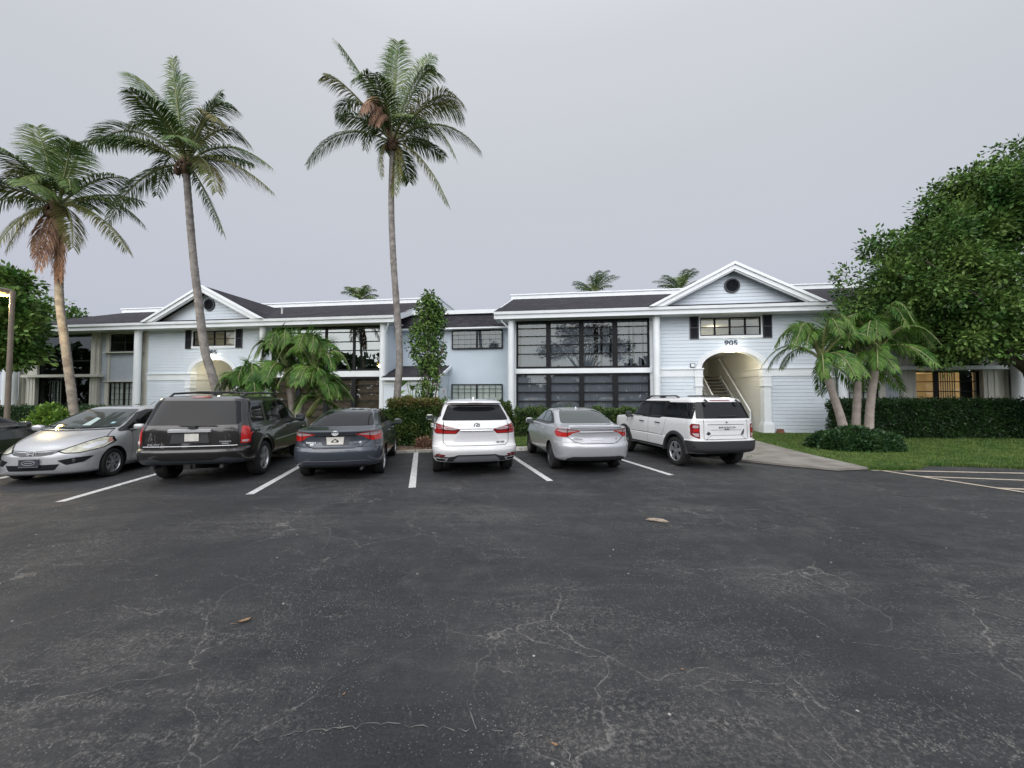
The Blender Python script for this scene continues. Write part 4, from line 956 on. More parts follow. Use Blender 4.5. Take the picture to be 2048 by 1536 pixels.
for e in (-1, 1):
    t = c.drape([(.52, 1.30), (.85, 1.50), (1.3, 1.575), (2.3, 1.575), (2.75, 1.50), (3.4, 1.20), (3.38, 1.15), (.9, 1.20)], 'x', e, M['plastic'], 'window_surround', rnd_=.05)
    c.drape([[(.62, 1.31), (.90, 1.48), (1.10, 1.50), (1.12, 1.24)], [(1.2, 1.22), (1.2, 1.53), (2.0, 1.55), (2.0, 1.20)], [(2.1, 1.20), (2.1, 1.55), (2.4, 1.54), (2.78, 1.45), (3.28, 1.2)]], 'x', e, M['cglass'], 'side_window', parent=t, off=.007, rnd_=.02)
    c.line([(2.05, 1.15), (2.08, .4)], 'x', e); c.line([(3.3, 1.1), (3.35, .4)], 'x', e); c.line([(1.25, 1.17), (1.5, .75), (1.52, .4)], 'x', e)
    c.line([(1.5, .33), (3.35, .33)], 'x', e, 'sill_trim', .09, M['plastic'])
    rl = MB(); rl.tube([(e*.56, .95, 1.65), (e*.575, 1.1, 1.70), (e*.575, 2.2, 1.70), (e*.56, 2.4, 1.655)], .017, 8); rl.build('roof_rail', M['alloy'], c.root, ang=50)
    f = lambda pts: [(e*x, z) for x, z in pts]
    o = c.drape(f([(.35, 1.035), (.56, 1.085), (.70, 1.12), (.86, 1.16), (.92, 1.10), (.90, .98), (.86, .935), (.44, .935)]), 'y', -1, M['red_dk'], 'taillight', rnd_=.02)
    c.drape(f([(.40, 1.035), (.58, 1.08), (.74, 1.085), (.68, 1.035), (.52, 1.02)]), 'y', -1, M['lens'], 'clear_lens', parent=o, off=.008, rnd_=.02)
    c.drape(f([(.42, .995), (.70, 1.0), (.84, 1.06), (.87, .99), (.84, .955), (.47, .95)]), 'y', -1, M['red'], 'red_lens', parent=o, off=.011, rnd_=.015)
    c.line(f([(.705, 1.14), (.71, .93)]), 'y', -1, 'lamp_gap', .018, parent=o, off=.014)
    c.drape(f([(.66, .50), (.85, .52), (.88, .44), (.70, .44)]), 'y', -1, M['red_dk'], 'rear_reflector', rnd_=.02)
    o = c.drape(f([(.60, .425), (.86, .435), (.895, .40), (.84, .355), (.66, .355)]), 'y', -1, M['chrome'], 'exhaust_surround', rnd_=.02, off=.012)
    c.drape(f([(.64, .412), (.84, .418), (.86, .40), (.82, .372), (.68, .372)]), 'y', -1, M['gap'], 'exhaust_opening', parent=o, rnd_=.01, off=.018)
c.line([(-.70, 1.20), (-.72, .98), (-.71, .75), (-.63, .685), (.63, .685), (.71, .75), (.72, .98), (.70, 1.20)], 'y', -1, 'tailgate_gap', .010)
c.drape([(-.94, .48), (-.6, .45), (-.48, .47), (-.40, .50), (.40, .50), (.48, .47), (.6, .45), (.94, .48), (.93, .30), (-.93, .30)], 'y', -1, M['plastic'], 'bumper_valance')
c.drape([(-.50, .385), (-.40, .475), (.40, .475), (.50, .385), (.47, .345), (-.47, .345)], 'y', -1, mat('skid_plate', (.24, .25, .28), .4, metal=.4), 'skid_plate', off=.014, rnd_=.02)
o = c.drape([(-.36, .985), (.36, .985), (.50, .765), (-.50, .765)], 'y', -1, mat('plate_panel', (.60, .60, .63), .4), 'plate_recess', rnd_=.02)
c.strip([(-.36, 1.01), (.36, 1.01)], 'y', -1, .014, 'tailgate_garnish', M['chrome'], .008)
mb, h, n = c.ringbadge(0, 1.115, .062, .048, None, t=.008)
mb.tube([(.03, h.y-.012, h.z+.032), (-.02, h.y-.012, h.z-.012), (-.012, h.y-.012, h.z-.02), (.05, h.y-.012, h.z-.018)], .008, 6); mb.build('emblem', M['badge_dk'], c.root, smooth=True)
c.text('RX 350', .52, .745, .045, M['badge_dk'])
c.drape([(-.16, 1.607), (.16, 1.607), (.16, 1.588), (-.16, 1.588)], 'y', -1, M['red_dk'], 'brake_light')
mb = MB(); mb.prism([(.85, 1.66), (1.02, 1.665), (.88, 1.73)], -.018, .018, 'x'); mb.build('antenna_fin', M['p_white'], c.root)
c.mirror_pair(.90, 3.1, 1.16, M['p_white'], (.10, .06, .08)); c.handles((1.55, 2.4), 1.0, M['chrome'])
mb = MB(); mb.box(-.55, .55, .6, 4.4, .2, .33); mb.build('underbody', M['gap'], c.root)
# ---- dark three-row wagon
l, r_ = HX(-6.13, 7.34, 13)
K_ = [(.38, .28, 4.6, .88, .5, 3.4, .6, 3, S_), (.43, .10, 4.72, .95, .5, 3.4, .6, 3, _), (.52, .03, 4.80, .975, .5, 3.4, .6, 3, _), (.64, .0, 4.84, .985, .45, 3.4, .6, 3, _), (.70, .015, 4.85, .985, .45, 3.4, .6, 3, S_), (.73, .09, 4.84, .985, .42, 3.6, .6, 3, S_), (.90, .10, 4.82, .98, .4, 3.6, .6, 3, _), (1.06, .11, 4.70, .965, .4, 3.6, .6, 3, _),
      (1.12, .12, 4.2, .945, .4, 3.6, .7, 3, _), (1.16, .13, 3.75, .925, .4, 3.6, .7, 3, S_), (1.30, .18, 3.55, .885, .4, 3.6, .6, 3.2, _), (1.50, .27, 3.20, .845, .4, 3.6, .6, 3.2, _), (1.66, .35, 2.92, .80, .4, 3.6, .6, 3.2, _), (1.70, .37, 2.80, .775, .4, 3.6, .6, 3.2, S_), (1.745, .58, 2.6, .67, .4, 3.2, .5, 3, _), (1.765, .95, 2.3, .45, .4, 2.8, .4, 2.8, _), (1.77, 1.4, 1.9, .12, .1, 2.2, .1, 2.2, S_)]
c = Car('parked_wagon', 'dark grey boxy family wagon with roof rails and dark rear glass, beside the silver hatchback', l, r_, K_, (1.10, 3.875), .375, .24, .97, M['p_grey'], rim(5, M['alloy'], .085), .44, cat='sport utility vehicle')
c.drape([(-.78, 1.175), (.78, 1.175), (.815, 1.23), (.725, 1.655), (-.725, 1.655), (-.815, 1.23)], 'y', -1, M['cglass'], 'rear_window', rnd_=.06)
c.drape([(-.75, 1.22), (.75, 1.22), (.65, 1.66), (-.65, 1.66)], 'y', 1, M['cglass'], 'windscreen', rnd_=.06)
for e in (-1, 1):
    c.drape([[(.50, 1.22), (.60, 1.62), (1.18, 1.64), (1.18, 1.20)], [(1.30, 1.19), (1.30, 1.64), (2.10, 1.65), (2.10, 1.18)], [(2.22, 1.18), (2.22, 1.65), (2.72, 1.62), (3.40, 1.24), (3.42, 1.18)]], 'x', e, M['cglass'], 'side_window', rnd_=.04)
    c.line([(2.16, 1.15), (2.18, .42)], 'x', e); c.line([(1.24, 1.16), (1.42, .95), (1.60, .70), (1.60, .42)], 'x', e); c.line([(3.35, 1.15), (3.4, .42)], 'x', e)
    c.line([(1.66, .72), (3.3, .74)], 'x', e, 'door_moulding', .035, M['alloy'], .008)
    P = [(1.1+.49*math.cos(t), .40+.49*math.sin(t)) for t in [PI*k/14 for k in range(15)]]
    c.strip(P, 'x', e, .022, 'arch_flare', M['p_grey'], .004)
    c.strip([(3.875-2.775*0+.49*math.cos(t), .40+.49*math.sin(t)) for t in [PI*k/14 for k in range(15)]], 'x', e, .022, 'arch_flare', M['p_grey'], .004)
    rl = MB(); rl.tube([(e*.64, .62, 1.72), (e*.66, .80, 1.80), (e*.67, 1.6, 1.83), (e*.67, 2.4, 1.82), (e*.64, 2.75, 1.72)], .022, 8); rl.build('roof_rail', M['plastic'], c.root, ang=50)
    f = lambda pts: [(e*x, z) for x, z in pts]
    o = c.drape(f([(.845, 1.14), (.86, 1.15), (.95, 1.15), (.975, 1.10), (.965, .80), (.845, .80)]), 'y', -1, M['red_lit'], 'taillight', rnd_=.02)
    c.drape([(.27, 1.13), (.345, 1.13), (.34, .95), (.325, .81), (.27, .81)], 'x', e, M['red_lit'], 'lamp_side', parent=o, rnd_=.02, off=.006)
    c.drape(f([(.86, .87), (.95, .87), (.945, .825), (.865, .825)]), 'y', -1, M['lens'], 'clear_lens', parent=o, rnd_=.01, off=.010)
for z in (1.77, 1.80):
    pass
for yy in (1.0, 2.2): MB().tube([(-.66, yy, 1.815), (-.3, yy, 1.84), (.3, yy, 1.84), (.66, yy, 1.815)], .016, 8, sx=1.6).build('roof_crossbar', M['plastic'], c.root, ang=50)
c.drape([(-.15, 1.742), (.15, 1.742), (.16, 1.71), (-.16, 1.71)], 'y', -1, M['red_lit'], 'brake_light', rnd_=.01, off=.006)
hh, n = c.hit((0, 1.06), 'y', -1)
mb = MB(); mb.prism([(hh.y+.02, 1.035), (hh.y-.045, 1.04), (hh.y-.05, 1.085), (hh.y+.02, 1.105)], -.36, .36, 'x'); mb.build('tailgate_handle', M['chrome'], c.root)
rc = c.drape([(-.30, 1.03), (.30, 1.03), (.33, .83), (-.33, .83)], 'y', -1, M['plastic'], 'plate_recess', off=.006)
mb = MB(); mb.box(-.085, .155, hh.y-.03, hh.y-.02, .865, 1.01); mb.build('number_plate', M['plate'], c.root)
mb = MB(); mb.box(-.34, .34, hh.y-.035, hh.y+.02, .825, .845); mb.build('plate_ledge', M['plastic'], c.root)
c.text('PILOT', -.60, .80, .055, M['alloy'], sx=1.4); c.text('TOURING', .60, .845, .032, M['alloy'], sx=1.3); c.text('4WD', .60, .805, .036, M['alloy'], sx=1.3)
c.strip([(-.80, .765), (.80, .765)], 'y', -1, .008, 'tailgate_chrome_line', M['alloy'], .004)
c.line([(-.80, 1.15), (-.80, .74), (-.74, .73), (.74, .73), (.80, .74), (.80, 1.15)], 'y', -1, 'tailgate_gap', .010)
mb = MB(); mb.tube([(.12, hh.y+.0, 1.135), (-.2, hh.y-.02, 1.17), (.45, hh.y-.015, 1.165)][1:], .010, 6); mb.box(-.03, .10, hh.y-.04, hh.y+.04, 1.11, 1.16); mb.build('rear_wiper', M['plastic'], c.root)
c.drape([(-.90, .50), (-.6, .56), (-.42, .50), (.42, .50), (.6, .56), (.90, .50), (.90, .41), (-.90, .41)], 'y', -1, M['plastic_b'], 'bumper_valance', off=.008)
mb = MB()
for xx in (-.62, .55): mb.tube([(xx, .10, .36), (xx, .5, .38)], .038, 10)
mb.build('exhaust_tip', M['alloy_dk'], c.root)
mb = MB(); mb.box(-.10, .10, .10, .4, .32, .42); mb.box(-.045, .045, .04, .12, .33, .41); mb.build('tow_hitch', M['rubber'], c.root)
mb = MB(); mb.box(-.55, .55, .7, 4.4, .24, .4); mb.build('underbody', M['gap'], c.root)
c.mirror_pair(1.0, 3.2, 1.17, M['plastic'], (.12, .08, .11)); c.handles((1.75, 2.62), 1.0, M['p_grey'])
# ---- white off-road wagon
l, r_ = HX(5.02, 9.0, 11)
K_ = [(.36, .24, 4.15, .82, .4, 3.6, .5, 3, S_), (.41, .08, 4.26, .89, .4, 3.6, .5, 3, _), (.48, .01, 4.33, .905, .38, 3.8, .5, 3, _), (.62, .0, 4.36, .915, .36, 3.8, .5, 3, _), (.70, .0, 4.37, .915, .36, 3.8, .5, 3, S_), (.715, .075, 4.37, .905, .32, 4, .5, 3, S_), (.90, .085, 4.38, .91, .32, 4, .5, 3.2, _), (1.06, .085, 4.36, .905, .32, 4, .5, 3.2, _), (1.13, .09, 4.28, .895, .32, 4, .5, 3.4, _),
      (1.165, .09, 3.9, .885, .32, 4, .6, 3.4, _), (1.19, .095, 3.45, .875, .30, 4, .6, 3.4, S_), (1.22, .11, 3.30, .845, .30, 4, .5, 3.6, _), (1.40, .19, 3.08, .80, .3, 4, .5, 3.6, _), (1.60, .28, 2.84, .745, .3, 4, .5, 3.6, _), (1.655, .30, 2.74, .72, .3, 4, .5, 3.4, S_), (1.70, .36, 2.6, .67, .3, 3.6, .5, 3.2, _), (1.735, .70, 2.3, .52, .3, 3, .4, 2.8, _), (1.742, 1.2, 1.9, .12, .1, 2.2, .1, 2.2, S_)]
c = Car('parked_off_roader', 'white compact off-road wagon with black bumper and wheel arches, rightmost of the parked vehicles', l, r_, K_, (.86, 3.53), .365, .23, .90, M['p_white'], rim(5, M['alloy'], .075, split=True), .44, cat='sport utility vehicle')
c.drape([(-.775, 1.215), (.775, 1.215), (.72, 1.43), (.665, 1.61), (-.665, 1.61), (-.72, 1.43)], 'y', -1, M['cglass'], 'rear_window', rnd_=.03)
c.drape([(-.74, 1.24), (.74, 1.24), (.66, 1.62), (-.66, 1.62)], 'y', 1, M['cglass_lt'], 'windscreen', rnd_=.05)
for e in (-1, 1):
    t = c.drape([(.24, 1.20), (.30, 1.60), (1.25, 1.60), (1.30, 1.63), (2.62, 1.63), (2.80, 1.58), (3.20, 1.24), (3.20, 1.175), (1.55, 1.165), (1.45, 1.20)], 'x', e, M['black'], 'window_surround', rnd_=.03)
    c.drape([[(.30, 1.22), (.36, 1.58), (.86, 1.58), (.62, 1.22)], [(.66, 1.22), (.90, 1.58), (1.28, 1.58), (1.36, 1.22)], [(1.50, 1.205), (1.46, 1.60), (2.05, 1.60), (2.05, 1.20)], [(2.16, 1.2), (2.16, 1.60), (2.58, 1.60), (2.74, 1.56), (3.08, 1.22)]], 'x', e, M['cglass'], 'side_window', parent=t, off=.007, rnd_=.025)
    c.line([(2.10, 1.17), (2.12, .45)], 'x', e); c.line([(3.15, 1.17), (3.20, .45)], 'x', e); c.line([(1.24, 1.18), (1.32, .9), (1.44, .7)], 'x', e)
    c.line([(1.40, .72), (1.9, .74), (3.1, .74)], 'x', e, 'door_crease', .010)
    c.line([(3.30, 1.12), (3.34, .98)], 'x', e, 'fender_vent', .03, M['black'])
    c.drape([(1.20, .46), (3.15, .46), (3.15, .30), (1.20, .30)], 'x', e, M['plastic'], 'sill_cladding')
    for ya in (.86, 3.53):
        P = [(ya+.475*math.cos(t), .365+.475*math.sin(t)) for t in [PI*k/18 for k in range(19)]]
        mb = MB(); vs = []
        for k in range(19):
            t = PI*k/18
            for rr, xo in ((.435, .0), (.435, .93), (.50, .93), (.535, .90)):
                xx = xo if xo else .80
                vs.append((e*xx, ya+rr*math.cos(t), .365+rr*math.sin(t)))
        mb.add(vs, [(4*k+j, 4*k+j+1, 4*k+j+5, 4*k+j+4) for k in range(18) for j in range(3)]); mb.build('wheel_arch_cladding', M['plastic'], c.root, ang=35)
    rl = MB(); rl.tube([(e*.62, 1.0, 1.70), (e*.63, 1.15, 1.765), (e*.64, 2.3, 1.765), (e*.62, 2.65, 1.68)], .022, 6, sx=1.5); rl.box(e*.66, e*.60, 1.65, 1.85, 1.70, 1.76); rl.build('roof_rail', M['plastic'], c.root, ang=40)
    f = lambda pts: [(e*x, z) for x, z in pts]
    o = c.drape(f([(.72, 1.085), (.87, 1.10), (.895, 1.06), (.895, .85), (.84, .78), (.72, .735)]), 'y', -1, M['red_dk'], 'taillight', rnd_=.02)
    c.drape(f([(.745, 1.055), (.85, 1.06), (.865, 1.02), (.85, .99), (.75, .995)]), 'y', -1, M['lens'], 'clear_lens', parent=o, off=.010, rnd_=.015)
    c.drape(f([(.75, .975), (.85, .97), (.855, .91), (.75, .91)]), 'y', -1, M['red_lit'], 'red_lens', parent=o, off=.010, rnd_=.01)
    c.drape(f([(.745, .87), (.87, .87), (.86, .84), (.82, .80), (.745, .785)]), 'y', -1, M['lens'], 'clear_lens', parent=o, off=.010, rnd_=.015)
    c.drape([(.175, 1.09), (.25, 1.07), (.245, .84), (.18, .78)], 'x', e, M['red_dk'], 'lamp_side', parent=o, rnd_=.02, off=.004)
    mb = MB(); mb.tube([(e*.45, .27, 1.66), (e*.45, .20, 1.62), (e*.45, .21, 1.54)], .028, 8); mb.build('glass_hinge', M['plastic'], c.root, ang=50)
c.drape([(-.92, .69), (.92, .69), (.93, .44), (.5, .40), (-.5, .40), (-.93, .44)], 'y', -1, M['plastic'], 'rear_bumper', off=.012)
for e in (-1, 1): c.drape([(.02, .69), (.42, .69), (.46, .42), (.06, .42)], 'x', e, M['plastic'], 'bumper_corner', off=.012)
c.drape([(-.30, 1.655), (.30, 1.655), (.28, 1.635), (-.28, 1.635)], 'y', -1, M['red_dk'], 'brake_light', off=.008)
c.line([(-.62, 1.19), (-.62, .74), (-.58, .725), (.58, .725), (.62, .74), (.62, 1.19)], 'y', -1, 'tailgate_gap', .010)
c.line([(-.52, 1.075), (.52, 1.075)], 'y', -1, 'tailgate_crease', .012, M['plastic_b']); c.line([(-.44, .945), (.44, .945)], 'y', -1, 'tailgate_crease', .007, M['plastic_b'])
c.line([(-.56, .73), (-.42, .82), (.42, .82), (.56, .73)], 'y', -1, 'tailgate_crease', .008, M['plastic_b'])
c.text('BRONCO', .02, 1.005, .05, M['black'], sx=1.75, off=.0); c.text('SPORT', .02, .965, .020, M['black'], sx=1.75)
mb, h, n = c.ringbadge(-.50, .865, .05, .02, None, t=.006); mb.lathe([(0, -.006), (.045, 0)], 12, axis='y', c=(h.x, h.y-.006, h.z)); mb.build('emblem', M['badge_dk'], c.root)
hh, n = c.hit((.45, .87), 'y', -1); mb = MB()                       # small bucking-horse badge
q = [(-.05, -.03), (-.02, .0), (-.01, .03), (.015, .05), (.02, .075), (.035, .07), (.03, .045), (.035, .015), (.02, -.01), (.01, -.055), (0, -.055), (.003, -.02), (-.015, -.025), (-.03, -.055), (-.045, -.05), (-.035, -.025)]
mb.prism([(.47+a*1.1, .88+b*1.1) for a, b in q], hh.y-.012, hh.y, 'y'); mb.build('horse_badge', M['badge_dk'], c.root)
mb = MB(); mb.tube([(-.18, .10, 1.27), (.30, .115, 1.275)], .012, 6); mb.tube([(.0, .11, 1.15), (.015, .065, 1.12)], .014, 6); mb.build('rear_wiper', M['plastic'], c.root)
mb = MB(); mb.box(-.5, .5, .6, 4.0, .23, .38); mb.build('underbody', M['gap'], c.root)
c.mirror_pair(.95, 2.98, 1.22, M['plastic'], (.10, .07, .10)); c.handles((1.62, 2.45), 1.04, M['black'], .11)
c.root.scale = (.93, .977, .977)
# ---- silver hatchback facing out
l, r_ = HX(-10.05, 11.30, 13+180)
K_ = [(.17, .22, 3.92, .74, .4, 3, .6, 2.6, S_), (.22, .06, 4.06, .81, .45, 3, .7, 2.5, _), (.36, .02, 4.10, .835, .45, 3, .8, 2.4, _), (.55, .0, 4.09, .847, .45, 3, .85, 2.3, _), (.64, .0, 4.05, .848, .45, 3, .9, 2.3, S_), (.70, .02, 3.98, .845, .45, 3, .95, 2.25, _), (.80, .04, 3.86, .835, .45, 3, 1.0, 2.3, _), (.90, .06, 3.66, .82, .45, 3, 1.0, 2.4, _), (.97, .08, 3.45, .805, .45, 3, .95, 2.6, _),
      (1.02, .09, 3.26, .785, .45, 3, .85, 2.8, S_), (1.10, .13, 3.08, .75, .42, 3, .7, 3, _), (1.28, .28, 2.66, .675, .42, 3, .7, 3, _), (1.42, .42, 2.30, .60, .42, 3, .7, 3, _), (1.455, .44, 2.16, .565, .4, 3, .6, 3, S_), (1.49, .50, 1.98, .50, .4, 3, .5, 2.8, _), (1.512, .85, 1.6, .36, .3, 2.6, .4, 2.6, _), (1.518, 1.15, 1.3, .1, .05, 2.2, .05, 2.2, S_)]
c = Car('parked_hatchback', 'silver small hatchback facing outwards with hazed headlights and a dark plate on its nose', l, r_, K_, (.76, 3.26), .305, .19, .825, M['p_silver2'], rim(7, M['alloy'], .04, split=True), .36)
c.drape([(-.69, 1.05), (0, 1.03), (.69, 1.05), (.655, 1.18), (.53, 1.435), (0, 1.45), (-.53, 1.435), (-.655, 1.18)], 'y', 1, M['cglass_lt'], 'windscreen', rnd_=.04)
c.drape([(-.6, 1.05), (.6, 1.05), (.50, 1.40), (-.50, 1.40)], 'y', -1, M['cglass'], 'rear_window', rnd_=.04)
for e in (-1, 1):
    t = c.drape([(.45, 1.10), (.60, 1.36), (1.0, 1.425), (1.9, 1.425), (2.22, 1.36), (3.02, .99), (3.02, .955), (.60, 1.03)], 'x', e, M['plastic'], 'window_surround', rnd_=.04)
    c.drape([[(.58, 1.12), (.70, 1.34), (.84, 1.37), (.86, 1.06)], [(.92, 1.055), (.92, 1.385), (1.60, 1.405), (1.60, 1.02)], [(1.68, 1.02), (1.68, 1.405), (1.92, 1.40), (2.16, 1.345), (2.46, 1.18), (2.46, .985)], [(2.52, .985), (2.52, 1.15), (2.92, .98)]], 'x', e, M['cglass'], 'side_window', parent=t, off=.007, rnd_=.02)
    c.line([(1.64, 1.0), (1.66, .28)], 'x', e); c.line([(2.72, .98), (2.78, .28)], 'x', e); c.line([(.88, 1.03), (1.15, .6), (1.16, .28)], 'x', e)
    f = lambda pts: [(e*x, z) for x, z in pts]
    o = c.drape(f([(.36, .645), (.50, .735), (.62, .82), (.70, .87), (.765, .86), (.81, .77), (.79, .66), (.62, .595), (.45, .605)]), 'y', 1, M['lens_y'], 'headlight', rnd_=.03)
    c.line(f([(.36, .645), (.50, .735), (.62, .82), (.70, .87), (.765, .86), (.81, .77), (.79, .66), (.62, .595), (.45, .605), (.36, .645)]), 'y', 1, 'lamp_gap', .014, off=.008, parent=o)
    c.drape(f([(.58, .69), (.68, .78), (.76, .80), (.77, .72), (.68, .65)]), 'y', 1, M['chrome'], 'reflector', parent=o, off=.007, rnd_=.02)
    c.drape(f([(.745, .85), (.765, .845), (.80, .77), (.775, .75)]), 'y', 1, mat('amber_lens', (.40, .18, .13), .2, coat=1), 'amber_lens', parent=o, off=.007, rnd_=.01)
    o = c.drape(f([(.38, .47), (.58, .51), (.76, .52), (.68, .41), (.50, .37)]), 'y', 1, M['black'], 'fog_lamp_recess', rnd_=.02)
    h, n = c.hit((e*.57, .45), 'y', 1); mb = MB(); mb.lathe([(0, .015), (.04, .01), (.045, 0)], 16, axis='y', c=(h.x, h.y, h.z)); mb.build('fog_lamp', M['alloy_dk'], o)
    c.handles((1.35,), .90, M['p_silver2']) if e > 0 else None
    c.line([(1.1, .24), (2.85, .24)], 'x', e, 'sill_crease', .02, M['plastic_b'])
c.drape([(-.42, .665), (-.2, .64), (.2, .64), (.42, .665), (.30, .59), (.15, .565), (-.15, .565), (-.30, .59)], 'y', 1, M['mesh'], 'grille', rnd_=.02)
c.drape([(-.42, .40), (.42, .40), (.36, .29), (-.36, .29)], 'y', 1, M['black'], 'air_intake', rnd_=.02)
hh, n = c.hit((0, .62), 'y', 1)
mb = MB()
for e in (-1, 1): mb.prism([(e*.026, .575), (e*.042, .575), (e*.062, .655), (e*.044, .655)], hh.y, hh.y+.03, 'y')
mb.box(-.045, .045, hh.y, hh.y+.028, .605, .622); mb.tube([(.075*math.cos(2*PI*i/20), hh.y+.015, .615+.052*math.sin(2*PI*i/20)) for i in range(21)], .006, 6, caps=False); mb.build('emblem', M['chrome'], c.root, ang=50)
hp, n = c.hit((0, .45), 'y', 1)
mb = MB(); mb.box(-.155, .155, hp.y+.01, hp.y+.03, .365, .52); pl = mb.build('front_plate', M['badge_dk'], c.root)
mb = MB(); mb.tube([(.10*math.cos(2*PI*i/24), hp.y+.033, .445+.042*math.sin(2*PI*i/24)) for i in range(25)], .007, 6, caps=False); mb.build('plate_oval', M['alloy'], pl)
mb = MB(); mb.box(-.06, .06, hp.y+.031, hp.y+.034, .437, .452); mb.build('plate_lettering', M['alloy'], pl)
mb = MB(); mb.box(-.155, .155, hp.y+.03, hp.y+.033, .365, .372); mb.box(-.155, .155, hp.y+.03, hp.y+.033, .513, .52); mb.build('plate_rim', M['alloy'], pl)
c.line([(-.66, 1.02), (-.72, .86), (-.42, .675), (0, .65), (.42, .675), (.72, .86), (.66, 1.02)], 'y', 1, 'bonnet_gap', .008)
for a, b in (((-.05, 1.045), (.55, 1.09)), ((-.60, 1.06), (-.15, 1.05))): c.strip([a, b], 'y', 1, .009, 'wiper', M['black'], .012)
c.strip([(-.66, 1.02), (0, 1.005), (.66, 1.02)], 'y', 1, .02, 'cowl', M['plastic'], .0)
hq, n = c.hit((.12, 1.15), 'y', 1)
c.drape([(-.24, 1.10), (-.10, 1.10), (-.12, 1.26), (-.22, 1.24)], 'y', 1, mat('dashboard_paper', (.35, .45, .46), .4), 'paper_behind_glass', off=.006)
c.drape([(-.56, 1.13), (-.51, 1.13), (-.51, 1.16), (-.56, 1.16)], 'y', 1, mat('sticker', (.35, .55, .62), .4), 'windscreen_sticker', off=.006)
c.mirror_pair(.85, 2.72, 1.04, M['p_silver2'], (.11, .06, .07))
mb = MB(); mb.tube([(0, .75, 1.50), (0, .50, 1.62)], .005, 6); mb.build('aerial', M['black'], c.root)
mb = MB(); mb.box(-.66, .66, .35, 3.7, .14, .22); mb.build('underbody', M['gap'], c.root)
# ------------------------------------------------------------------ vegetation
def frond_mesh(o, c, t, n=50, Lm=.75, wd=.045, droop=.6, roll=0, rg=None, fwd=.45, seg=3, bare=.16, spread=.8):
    """a feather frond along the curve o-c-t: stem plus hanging leaflets"""
    o, c, t = Vector(o), Vector(c), Vector(t); rg = rg or random
    P = lambda u: o*(1-u)**2+c*2*u*(1-u)+t*u*u
    T = lambda u: ((c-o)*2*(1-u)+(t-c)*2*u).normalized()
    mb = MB(); mb.tube([P(k/12) for k in range(13)], [.035*(1-k/13)+.006 for k in range(13)], 5, 1)
    t0 = T(.3); side = t0.cross(Vector((0, 0, 1)))
    if side.length < .35: side = t0.cross(Vector((rg.uniform(-1, 1), 1, 0)))
    side.normalize(); side = Matrix.Rotation(roll, 3, t0) @ side
    for i in range(n):
        u = bare+(1-bare)*(i+.5)/n; p = P(u); tg = T(u); sv = (side-tg*side.dot(tg)).normalized()
        ln = Lm*(math.sin(PI*min(1, (u-bare)/(1-bare)*.80+.13))**.7)*rg.uniform(.85, 1.1)
        for e in (-1, 1):
            if rg.random() < .04: continue
            q = p+tg*rg.uniform(-.02, .02); d = (sv*e*spread*rg.uniform(.8, 1.2)+tg*(fwd+.35*u)+Vector((0, 0, -droop*.4+.25))*rg.uniform(.6, 1.3)).normalized()
            wv = tg*wd*.5; st = ln/seg; vs = [q-wv, q+wv]
            nrm = d.cross(tg)
            for k in range(1, seg+1):
                d = (d+Vector((rg.uniform(-.08, .08), rg.uniform(-.08, .08), -droop*rg.uniform(.55, 1.0)*k/seg))).normalized(); q = q+d*st
                f = (1-(k/seg)**1.6)*.9+.06
                w2 = (d.cross(nrm)).normalized()*wd*.5*f
                vs += [q-w2, q+w2]
            mb.add(vs, [(2*k, 2*k+1, 2*k+3, 2*k+2) for k in range(seg)], 0)
    return mb
def trunk_mesh(path, r0, r1, m, parent, name='trunk', rings=True, flare=1.35, rg=random, n=14):
    P = [Vector(p) for p in path]; L_ = sum((b-a).length for a, b in zip(P[:-1], P[1:])); N_ = int(L_/.07)
    # smooth through the points
    def at(u):
        x = u*(len(P)-1); i = min(int(x), len(P)-2); f = x-i
        p0, p1, p2, p3 = P[max(i-1, 0)], P[i], P[i+1], P[min(i+2, len(P)-1)]
        return .5*((2*p1)+(p2-p0)*f+(2*p0-5*p1+4*p2-p3)*f*f+(3*p1-p0-3*p2+p3)*f**3)
    pts = []; rs = []
    for k in range(N_+1):
        u = k/N_; pts.append(at(u)); r_ = r0+(r1-r0)*u
        if u < .06: r_ *= 1+(flare-1)*(1-u/.06)
        rs.append(r_*(1+(.05 if (k % 2 and rings) else -.02)+rg.uniform(-.03, .03)))
    mb = MB(); mb.tube(pts, rs, n); return mb.build(name, m, parent, smooth=True)
